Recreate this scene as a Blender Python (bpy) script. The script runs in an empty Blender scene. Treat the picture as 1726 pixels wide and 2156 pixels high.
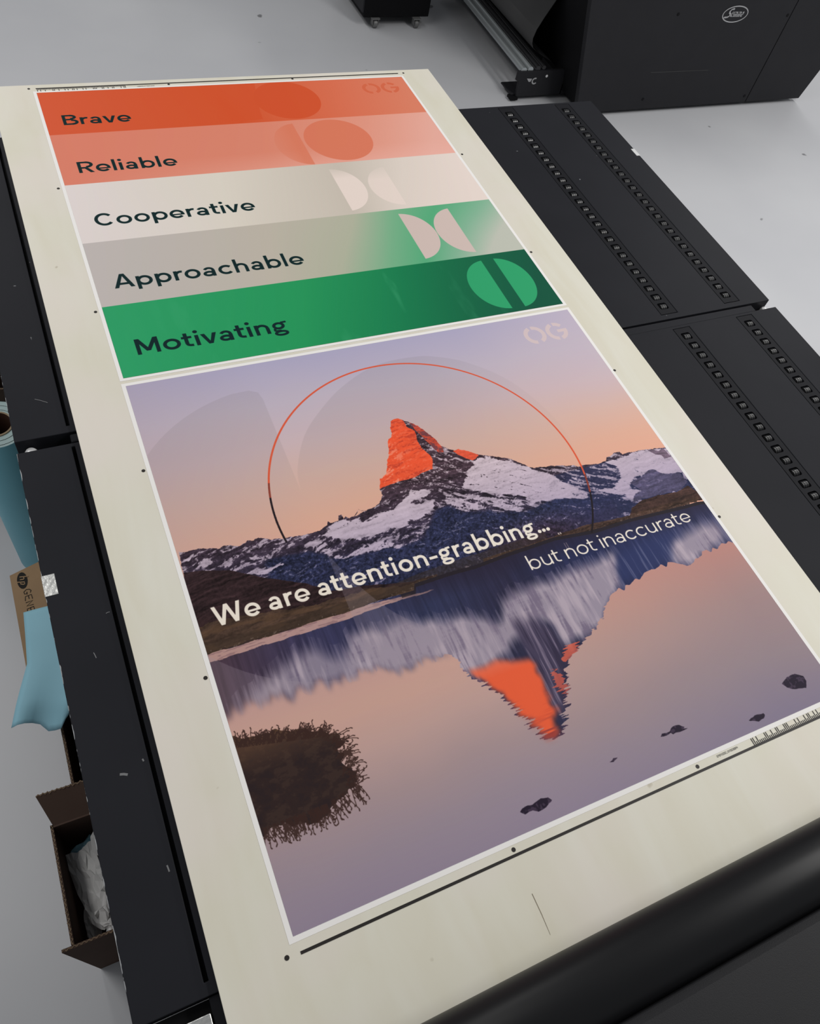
import bpy, bmesh, math, random
import numpy as np
from mathutils import Vector, Matrix

random.seed(4)
RNG = np.random.default_rng(7)
ZB = 0.85            # height of the board's printed face above the floor
PI = math.pi
scene = bpy.context.scene
COL = scene.collection

# ------------------------------------------------------------------ camera
cam_d = bpy.data.cameras.new('camera')
cam_d.sensor_fit = 'HORIZONTAL'
cam_d.sensor_width = 36.0
cam_d.lens = 1647.607 / 1726.0 * 36.0
cam_d.clip_start = 0.02
cam = bpy.data.objects.new('camera', cam_d)
COL.objects.link(cam)
R = ((0.90569981, -0.23603551, 0.35212937),
     (-0.38799665, -0.79619337, 0.46425717),
     (0.17078189, -0.55710265, -0.81269317))
m = Matrix.Identity(4)
for i in range(3):
    m[i][0], m[i][1], m[i][2] = R[i][0], -R[i][1], -R[i][2]
m[0][3], m[1][3], m[2][3] = -0.09056856, -0.09193664, 1.16283276 + ZB
cam.matrix_world = m
scene.camera = cam

# ------------------------------------------------------------------ light
world = bpy.data.worlds.new('workshop_ambient')
scene.world = world
world.use_nodes = True
bg = world.node_tree.nodes['Background']
bg.inputs[0].default_value = (0.93, 0.96, 1.0, 1)
bg.inputs[1].default_value = 0.255


def ceiling_lamp(x, y, sx, sy, power, z=3.6, col=(1.0, 0.985, 0.96)):
    d = bpy.data.lights.new('ceiling_light', 'AREA')
    d.shape = 'RECTANGLE'
    d.size, d.size_y = sx, sy
    d.energy = power
    d.color = col
    o = bpy.data.objects.new('ceiling_light', d)
    o.location = (x, y, z)
    COL.objects.link(o)


for lx, ly, lp in ((2.9, 0.4, 76), (5.6, 3.6, 66), (-1.4, 2.0, 40), (-0.6, 5.2, 40), (5.4, 0.6, 46)):
    ceiling_lamp(lx, ly, 0.5, 2.4, lp)

scene.view_settings.view_transform = 'Standard'
scene.view_settings.look = 'None'
scene.view_settings.exposure = 0.0
scene.view_settings.gamma = 1.0
scene.view_settings.use_curve_mapping = False

# ------------------------------------------------------------------ helpers
KI = 0.80            # light falling on the board, used to turn seen colours into ink colours


def lin(c):
    c = c / 255.0
    return c / 12.92 if c <= 0.04045 else ((c + 0.055) / 1.055) ** 2.4


def rgb(r, g, b, k=KI):
    return (min(lin(r) / k, 0.95), min(lin(g) / k, 0.95), min(lin(b) / k, 0.95), 1.0)


def new_mat(name):
    mt = bpy.data.materials.new(name)
    mt.use_nodes = True
    return mt, mt.node_tree.nodes, mt.node_tree.links, mt.node_tree.nodes['Principled BSDF']


def mat(name, col, rough=0.5, spec=0.5, metal=0.0, var=0.0, scale=20.0, stretch=(1, 1, 1), bump=0.0, bscale=200.0):
    mt, N, L, P = new_mat(name)
    P.inputs['Base Color'].default_value = col
    P.inputs['Roughness'].default_value = rough
    P.inputs['Specular IOR Level'].default_value = spec
    P.inputs['Metallic'].default_value = metal
    tc = N.new('ShaderNodeTexCoord')
    if var > 0:
        mp = N.new('ShaderNodeMapping')
        mp.inputs['Scale'].default_value = stretch
        L.new(tc.outputs['Object'], mp.inputs['Vector'])
        nz = N.new('ShaderNodeTexNoise')
        nz.inputs['Scale'].default_value = scale
        nz.inputs['Detail'].default_value = 5
        L.new(mp.outputs[0], nz.inputs['Vector'])
        mx = N.new('ShaderNodeMix')
        mx.data_type = 'RGBA'
        mx.inputs[6].default_value = tuple(c * (1 - var) for c in col[:3]) + (1,)
        mx.inputs[7].default_value = tuple(min(1, c * (1 + var)) for c in col[:3]) + (1,)
        L.new(nz.outputs['Fac'], mx.inputs[0])
        L.new(mx.outputs[2], P.inputs['Base Color'])
    if bump > 0:
        n2 = N.new('ShaderNodeTexNoise')
        n2.inputs['Scale'].default_value = bscale
        L.new(tc.outputs['Object'], n2.inputs['Vector'])
        bp = N.new('ShaderNodeBump')
        bp.inputs['Strength'].default_value = bump
        bp.inputs['Distance'].default_value = 0.002
        L.new(n2.outputs['Fac'], bp.inputs['Height'])
        L.new(bp.outputs[0], P.inputs['Normal'])
    return mt


def floor_mat():
    mt, N, L, P = new_mat('grey_epoxy_floor')
    tc = N.new('ShaderNodeTexCoord')
    n1 = N.new('ShaderNodeTexNoise'); n1.inputs['Scale'].default_value = 1.3; n1.inputs['Detail'].default_value = 4
    n2 = N.new('ShaderNodeTexNoise'); n2.inputs['Scale'].default_value = 9.0; n2.inputs['Detail'].default_value = 2
    n2.inputs['Roughness'].default_value = 0.4
    L.new(tc.outputs['Object'], n1.inputs['Vector']); L.new(tc.outputs['Object'], n2.inputs['Vector'])
    cr = N.new('ShaderNodeValToRGB')
    cr.color_ramp.elements[0].position = 0.3; cr.color_ramp.elements[0].color = (0.49, 0.495, 0.52, 1)
    cr.color_ramp.elements[1].position = 0.7; cr.color_ramp.elements[1].color = (0.54, 0.545, 0.565, 1)
    L.new(n1.outputs['Fac'], cr.inputs[0])
    sp = N.new('ShaderNodeValToRGB')
    sp.color_ramp.elements[0].position = 0.74; sp.color_ramp.elements[0].color = (0, 0, 0, 1)
    sp.color_ramp.elements[1].position = 0.765; sp.color_ramp.elements[1].color = (1, 1, 1, 1)
    L.new(n2.outputs['Fac'], sp.inputs[0])
    mx = N.new('ShaderNodeMix'); mx.data_type = 'RGBA'
    mx.inputs[7].default_value = (0.2, 0.2, 0.21, 1)
    L.new(sp.outputs[0], mx.inputs[0]); L.new(cr.outputs[0], mx.inputs[6])
    L.new(mx.outputs[2], P.inputs['Base Color'])
    P.inputs['Roughness'].default_value = 0.38
    P.inputs['Specular IOR Level'].default_value = 0.4
    return mt


def veneer_mat():
    mt, N, L, P = new_mat('cream_birch_veneer')
    tc = N.new('ShaderNodeTexCoord')
    mp = N.new('ShaderNodeMapping'); mp.inputs['Scale'].default_value = (16, 3.0, 1)
    L.new(tc.outputs['Object'], mp.inputs['Vector'])
    n1 = N.new('ShaderNodeTexNoise'); n1.inputs['Scale'].default_value = 1.0; n1.inputs['Detail'].default_value = 5
    n1.inputs['Distortion'].default_value = 0.6
    L.new(mp.outputs[0], n1.inputs['Vector'])
    cr = N.new('ShaderNodeValToRGB')
    cr.color_ramp.elements[0].position = 0.3; cr.color_ramp.elements[0].color = rgb(200, 195, 178)
    cr.color_ramp.elements[1].position = 0.72; cr.color_ramp.elements[1].color = rgb(206, 203, 190)
    L.new(n1.outputs['Fac'], cr.inputs[0])
    n2 = N.new('ShaderNodeTexNoise'); n2.inputs['Scale'].default_value = 5.0; n2.inputs['Detail'].default_value = 3
    L.new(tc.outputs['Object'], n2.inputs['Vector'])
    mx = N.new('ShaderNodeMix'); mx.data_type = 'RGBA'; mx.blend_type = 'MIX'
    mx.inputs[7].default_value = rgb(207, 199, 190)
    r2 = N.new('ShaderNodeMapRange'); r2.inputs[1].default_value = 0.42; r2.inputs[2].default_value = 0.7
    r2.inputs[3].default_value = 0.0; r2.inputs[4].default_value = 0.75
    L.new(n2.outputs['Fac'], r2.inputs[0]); L.new(r2.outputs[0], mx.inputs[0]); L.new(cr.outputs[0], mx.inputs[6])
    # knots and flecks
    n3 = N.new('ShaderNodeTexNoise'); n3.inputs['Scale'].default_value = 38.0; n3.inputs['Detail'].default_value = 1
    L.new(tc.outputs['Object'], n3.inputs['Vector'])
    r3 = N.new('ShaderNodeMapRange'); r3.inputs[1].default_value = 0.80; r3.inputs[2].default_value = 0.86
    L.new(n3.outputs['Fac'], r3.inputs[0])
    m2 = N.new('ShaderNodeMix'); m2.data_type = 'RGBA'; m2.inputs[7].default_value = rgb(160, 150, 130)
    L.new(r3.outputs[0], m2.inputs[0]); L.new(mx.outputs[2], m2.inputs[6])
    L.new(m2.outputs[2], P.inputs['Base Color'])
    P.inputs['Roughness'].default_value = 0.5
    P.inputs['Specular IOR Level'].default_value = 0.3
    return mt


def black_steel_mat(name, wear=True):
    """satin black powder coat; paint chipped off along the long left edge and in odd flecks"""
    mt, N, L, P = new_mat(name)
    tc = N.new('ShaderNodeTexCoord')
    sx = N.new('ShaderNodeSeparateXYZ'); L.new(tc.outputs['Object'], sx.inputs[0])
    n1 = N.new('ShaderNodeTexNoise'); n1.inputs['Scale'].default_value = 6; n1.inputs['Detail'].default_value = 4
    L.new(tc.outputs['Object'], n1.inputs['Vector'])
    cr = N.new('ShaderNodeValToRGB')
    cr.color_ramp.elements[0].color = (0.0165, 0.017, 0.0205, 1)
    cr.color_ramp.elements[1].color = (0.0215, 0.022, 0.0265, 1)
    L.new(n1.outputs['Fac'], cr.inputs[0])
    # chips near the left edge (x below -0.2046), wobbling with noise
    mpn = N.new('ShaderNodeMapping'); mpn.inputs['Scale'].default_value = (120, 42, 1)
    L.new(tc.outputs['Object'], mpn.inputs['Vector'])
    n2 = N.new('ShaderNodeTexNoise'); n2.inputs['Scale'].default_value = 1.0; n2.inputs['Detail'].default_value = 3
    L.new(mpn.outputs[0], n2.inputs['Vector'])
    e = N.new('ShaderNodeMapRange')            # 1 at the edge, 0 a few millimetres in
    e.inputs[1].default_value = -0.2035; e.inputs[2].default_value = -0.2075
    L.new(sx.outputs[0], e.inputs[0])
    mul = N.new('ShaderNodeMath'); mul.operation = 'MULTIPLY'
    L.new(e.outputs[0], mul.inputs[0]); L.new(n2.outputs['Fac'], mul.inputs[1])
    th = N.new('ShaderNodeMapRange'); th.inputs[1].default_value = 0.50; th.inputs[2].default_value = 0.53
    L.new(mul.outputs[0], th.inputs[0])
    n3 = N.new('ShaderNodeTexNoise'); n3.inputs['Scale'].default_value = 60; n3.inputs['Detail'].default_value = 0
    L.new(tc.outputs['Object'], n3.inputs['Vector'])
    th2 = N.new('ShaderNodeMapRange'); th2.inputs[1].default_value = 0.875; th2.inputs[2].default_value = 0.89
    th2.inputs[4].default_value = 0.5
    L.new(n3.outputs['Fac'], th2.inputs[0])
    ad = N.new('ShaderNodeMath'); ad.operation = 'MAXIMUM'
    L.new(th.outputs[0], ad.inputs[0]); L.new(th2.outputs[0], ad.inputs[1])
    mx = N.new('ShaderNodeMix'); mx.data_type = 'RGBA'; mx.inputs[7].default_value = (0.42, 0.43, 0.44, 1)
    if wear:
        L.new(ad.outputs[0], mx.inputs[0])
    else:
        mx.inputs[0].default_value = 0
    L.new(cr.outputs[0], mx.inputs[6])
    L.new(mx.outputs[2], P.inputs['Base Color'])
    P.inputs['Roughness'].default_value = 0.45
    P.inputs['Specular IOR Level'].default_value = 0.045
    return mt


def link(o, parent=None):
    COL.objects.link(o)
    if parent is not None:
        o.parent = parent
    return o


def mesh_obj(name, verts, faces, material, parent=None, smooth=False):
    me = bpy.data.meshes.new(name)
    me.from_pydata([tuple(v) for v in verts], [], [tuple(f) for f in faces])
    me.validate()
    if material:
        me.materials.append(material)
    if smooth:
        for p in me.polygons:
            p.use_smooth = True
    return link(bpy.data.objects.new(name, me), parent)


def thing(name, label, cat, loc=(0, 0, 0), group=None):
    o = bpy.data.objects.new(name, None)
    o.empty_display_size = 0.05
    o.location = loc
    COL.objects.link(o)
    return tag(o, label, cat, group)


def tag(o, label, cat, group=None):
    o['label'] = label
    o['category'] = cat
    if group:
        o['group'] = group
    return o


class MB:
    """collects simple solids of ONE part and links them as one mesh"""
    def __init__(self):
        self.v, self.f = [], []

    def add(self, v, f):
        n = len(self.v)
        self.v += [tuple(p) for p in v]
        self.f += [tuple(i + n for i in q) for q in f]
        return self

    def box(self, x0, x1, y0, y1, z0, z1):
        return self.add([(x, y, z) for z in (z0, z1) for y in (y0, y1) for x in (x0, x1)],
                        [(0, 2, 3, 1), (4, 5, 7, 6), (0, 1, 5, 4), (2, 6, 7, 3), (0, 4, 6, 2), (1, 3, 7, 5)])

    def prism(self, pts, axis, a0, a1):
        """polygon pts (in the two other axes) extruded along axis"""
        def mk(p, a):
            return {'x': (a, p[0], p[1]), 'y': (p[0], a, p[1]), 'z': (p[0], p[1], a)}[axis]
        n = len(pts)
        v = [mk(p, a0) for p in pts] + [mk(p, a1) for p in pts]
        f = [tuple(range(n))[::-1], tuple(range(n, 2 * n))] + [(i, (i + 1) % n, n + (i + 1) % n, n + i) for i in range(n)]
        return self.add(v, f)

    def lathe(self, c, axis, prof, n=24):
        """prof: list of (distance along axis, radius)"""
        ax = Vector(axis).normalized()
        u = ax.orthogonal().normalized(); w = ax.cross(u)
        c = Vector(c)
        v, f = [], []
        for d, r in prof:
            for k in range(n):
                a = 2 * PI * k / n
                v.append(c + ax * d + (u * math.cos(a) + w * math.sin(a)) * r)
        for i in range(len(prof) - 1):
            for k in range(n):
                f.append((i * n + k, i * n + (k + 1) % n, (i + 1) * n + (k + 1) % n, (i + 1) * n + k))
        f.append(tuple(range(n))[::-1]); b = (len(prof) - 1) * n
        f.append(tuple(range(b, b + n)))
        return self.add(v, f)

    def build(self, name, material, parent=None, smooth=False, bevel=0.0, origin=None):
        v = self.v
        if origin is not None:
            o = Vector(origin)
            v = [Vector(p) - o for p in v]
        ob = mesh_obj(name, v, self.f, material, parent, smooth)
        if origin is not None:
            ob.location = origin
        bm = bmesh.new(); bm.from_mesh(ob.data)
        bmesh.ops.recalc_face_normals(bm, faces=bm.faces)
        bm.to_mesh(ob.data); bm.free()
        if smooth and smooth != 'all':
            ob.data.set_sharp_from_angle(angle=math.radians(35))
        if bevel > 0:
            md = ob.modifiers.new('bevel', 'BEVEL')
            md.width = bevel; md.segments = 2; md.limit_method = 'ANGLE'; md.angle_limit = math.radians(40)
        return ob


# ---- lettering: a geometric sans drawn as ribbons, cap height 1
def ribbon(pts, w):
    n = len(pts)
    lft, rgt = [], []
    for i in range(n):
        a = pts[max(i - 1, 0)]; b = pts[min(i + 1, n - 1)]
        dx, dy = b[0] - a[0], b[1] - a[1]
        d = math.hypot(dx, dy) or 1
        nx, ny = -dy / d * w / 2, dx / d * w / 2
        lft.append((pts[i][0] + nx, pts[i][1] + ny)); rgt.append((pts[i][0] - nx, pts[i][1] - ny))
    return lft, rgt


def arc(cx, cy, rx, ry, a0, a1, n=None):
    n = n or max(6, int(abs(a1 - a0) / 9))
    return [(cx + rx * math.cos(math.radians(a0 + (a1 - a0) * i / n)), cy + ry * math.sin(math.radians(a0 + (a1 - a0) * i / n))) for i in range(n + 1)]


def glyph(ch, s):
    """advance and list of ribbons (polyline, width) / polygons for a character; s = stem width"""
    h = s / 2
    X = 0.69
    t = s * 0.88
    S = lambda x0, y0, x1, y1, w=s: ('r', [(x0, y0), (x1, y1)], w)
    E = lambda *a, w=None: ('r', arc(*a), w or s)
    D = lambda x, y, r: ('p', arc(x, y, r, r, 0, 360, 20)[:-1])
    x1 = 0.085 + h
    if ch == 'o': return 0.86, [E(.43, X / 2, .375 - h, .358 - h, 0, 360, w=s * .96)]
    if ch == 'c': return 0.78, [E(.43, X / 2, .375 - h, .358 - h, 42, 318, w=s * .96)]
    if ch == 'e': return 0.83, [E(.425, X / 2, .37 - h, .358 - h, 0, 322, w=s * .94), S(.1, X / 2 - t * .28, .425 + .37, X / 2 - t * .28, t * .72)]
    if ch == 'a': return 0.76, [S(.655 - h, 0, .655 - h, .44), ('r', arc(.37, .44, .655 - h - .37, .26 - h, 0, 158), t), E(.34, .205, .29 - h, .215 - h, 0, 360, w=t)]
    if ch == 'r': return 0.52, [S(x1, 0, x1, X), ('r', arc(.42, .36, .42 - x1, .34 - h, 72, 180), s * .95)]
    if ch in 'nh':
        x2 = .735 - h; c = (x1 + x2) / 2
        return 0.82, [S(x1, 0, x1, X if ch == 'n' else 1.03), S(x2, 0, x2, .40), ('r', arc(c, .40, x2 - c, .30 - h, 0, 180), s * .92)]
    if ch == 'm':
        a = .085 + h; b = .52; c = .955 - h
        r = []
        for p, q in ((a, b), (b, c)):
            r += [('r', arc((p + q) / 2, .42, (q - p) / 2, .28 - h, 0, 180), s * .9), S(q, 0, q, .42)]
        return 1.04, [S(a, 0, a, X)] + r
    if ch == 'u':
        x2 = .735 - h; c = (x1 + x2) / 2
        return 0.82, [S(x1, .30, x1, X), S(x2, 0, x2, X), ('r', arc(c, .30, x2 - c, .31 - h, 180, 360), s * .92)]
    if ch == 'i': return s + .17, [S(x1, 0, x1, X), D(x1, .915, s * .62)]
    if ch == 'l': return s + .17, [S(x1, 0, x1, 1.03)]
    if ch == 't':
        x = .12 + h
        return 0.50, [S(x, .2, x, .90), S(.01, X - t / 2, .455, X - t / 2, t), ('r', arc(x + .2, .2, .2, .2 - h, 180, 270) + [(.455, h)], t)]
    if ch == 'v':
        a = s * 1.1; W = .72; c = W / 2
        return 0.72, [('p', [(.01, X), (.01 + a, X), (c, a * .95), (W - .01 - a, X), (W - .01, X), (c + a * .52, 0), (c - a * .52, 0)])]
    if ch in 'bp':
        st = S(x1, 0, x1, 1.03) if ch == 'b' else S(x1, -.25, x1, X)
        return 0.87, [st, E(.46, X / 2, .365 - h, .358 - h, 0, 360, w=s * .95)]
    if ch == 'g':
        return 0.79, [E(.36, .44, .295 - h, .26 - h, 0, 360, w=t), S(.50, .645, .76, .665, t * .8),
                      ('r', [(.20, .29), (.13, .21), (.13, .135), (.22, .105), (.42, .10)], t * .85), E(.385, -.065, .345 - h, .205 - h, 0, 360, w=t * .92)]
    if ch == '-': return 0.56, [S(.06, .345, .50, .345, t)]
    if ch == '.': return 0.265, [D(.13, s * .6, s * .62)]
    if ch == ' ': return 0.30, []
    if ch == 'A':
        a = s * 1.12; W = .93; c = W / 2
        return 0.95, [('p', [(.01, 0), (.01 + a, 0), (c, 1 - a * .9), (W - .01 - a, 0), (W - .01, 0), (c + a * .55, 1), (c - a * .55, 1)]), S(.2, .28, W - .2, .28, t)]
    if ch == 'B':
        return 0.90, [S(x1, 0, x1, 1), S(x1, 1 - t / 2, .5, 1 - t / 2, t), S(x1, .53, .52, .53, t), S(x1, t / 2, .52, t / 2, t),
                      ('r', arc(.5, .765, .24, .235 - t / 2, -90, 90), s), ('r', arc(.52, .265, .28, .265 - t / 2, -90, 90), s)]
    if ch == 'R':
        return 0.90, [S(x1, 0, x1, 1), S(x1, 1 - t / 2, .5, 1 - t / 2, t), S(x1, .44, .52, .44, t), ('r', arc(.5, .72, .28, .28 - t / 2, -90, 90), s),
                      ('p', [(.36, .45), (.36 + s * 1.2, .45), (.85, 0), (.85 - s * 1.25, 0)])]
    if ch == 'C': return 1.02, [E(.525, .5, .46 - h, .512 - h, 40, 320)]
    if ch == 'M':
        x2 = 1.13 - .085 - h; c = (x1 + x2) / 2; a = s * 1.15
        return 1.13, [S(x1, 0, x1, 1), S(x2, 0, x2, 1), ('p', [(x1 - h, 1), (x1 - h + a, 1), (c, .26 + a * .7), (x2 + h - a, 1), (x2 + h, 1), (c + a * .45, .18), (c - a * .45, .18)])]
    if ch == 'W':
        W = 1.36; q = W / 4; a = s * 1.05
        P = []
        for x0, x1_ in ((.01, .36), (W - .01, W - .36)):
            sg = 1 if x0 < x1_ else -1
            P.append(('p', [(x0, 1), (x0 + sg * a, 1), (x1_ + sg * a * .5, 0), (x1_ - sg * a * .5, 0)]))
            P.append(('p', [(x1_ - sg * a * .5, 0), (x1_ + sg * a * .5, 0), (W / 2 + sg * a * .5, 1), (W / 2 - sg * a * .5, 1)]))
        return 1.37, P
    if ch == 'S': return 0.82, [('r', arc(.42, .74, .28, .26 - h, 20, 200) + [(.42, .5)] + arc(.42, .26, .30, .26 - h, 60, -160)[0:], s)]
    if ch == 'G': return 1.0, [E(.5, .5, .43 - h, .5 - h, 45, 345), S(.52, .45, .93, .45, t)]
    if ch == 'E': return .8, [S(x1, 0, x1, 1), S(x1, 1 - h, .7, 1 - h), S(x1, .5, .65, .5), S(x1, h, .7, h)]
    if ch == 'N': return .95, [S(x1, 0, x1, 1), S(.85 - h, 0, .85 - h, 1), S(x1, .96, .85 - h, .04)]
    if ch == '_': return .6, [S(0, -.1, .6, -.1)]
    seg = {'0': [(0, 0), (0, 1), (.5, 1), (.5, 0), (0, 0)], '1': [(.25, 0), (.25, 1)], '2': [(0, 1), (.5, 1), (.5, .5), (0, .5), (0, 0), (.5, 0)],
           '4': [(0, 1), (0, .5), (.5, .5), (.5, 1), (.5, 0)], '7': [(0, 1), (.5, 1), (.2, 0)], '8': [(0, 0), (0, 1), (.5, 1), (.5, 0), (0, 0), (0, .5), (.5, .5)],
           '9': [(.5, 0), (.5, 1), (0, 1), (0, .5), (.5, .5)]}[ch]
    return .75, [('r', [(p[0] + .1, p[1]) for p in seg], s)]


def text_polys(txt, x0, y0, height, s, width=None):
    """closed polygons of a line of text, starting at x0 on baseline y0; fitted to width if given"""
    adv = [glyph(c, s)[0] for c in txt]
    k = height
    kx = k if width is None else width / (sum(adv) - 0.14)
    out, x = [], -0.07
    for c, a in zip(txt, adv):
        for g in glyph(c, s)[1]:
            if g[0] == 'p':
                out.append([(x0 + (x + p[0]) * kx, y0 + p[1] * k) for p in g[1]])
            else:
                l, r = ribbon(g[1], g[2])
                for i in range(len(l) - 1):
                    q = (l[i], l[i + 1], r[i + 1], r[i])
                    out.append([(x0 + (x + p[0]) * kx, y0 + p[1] * k) for p in q])
        x += a
    return out


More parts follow.
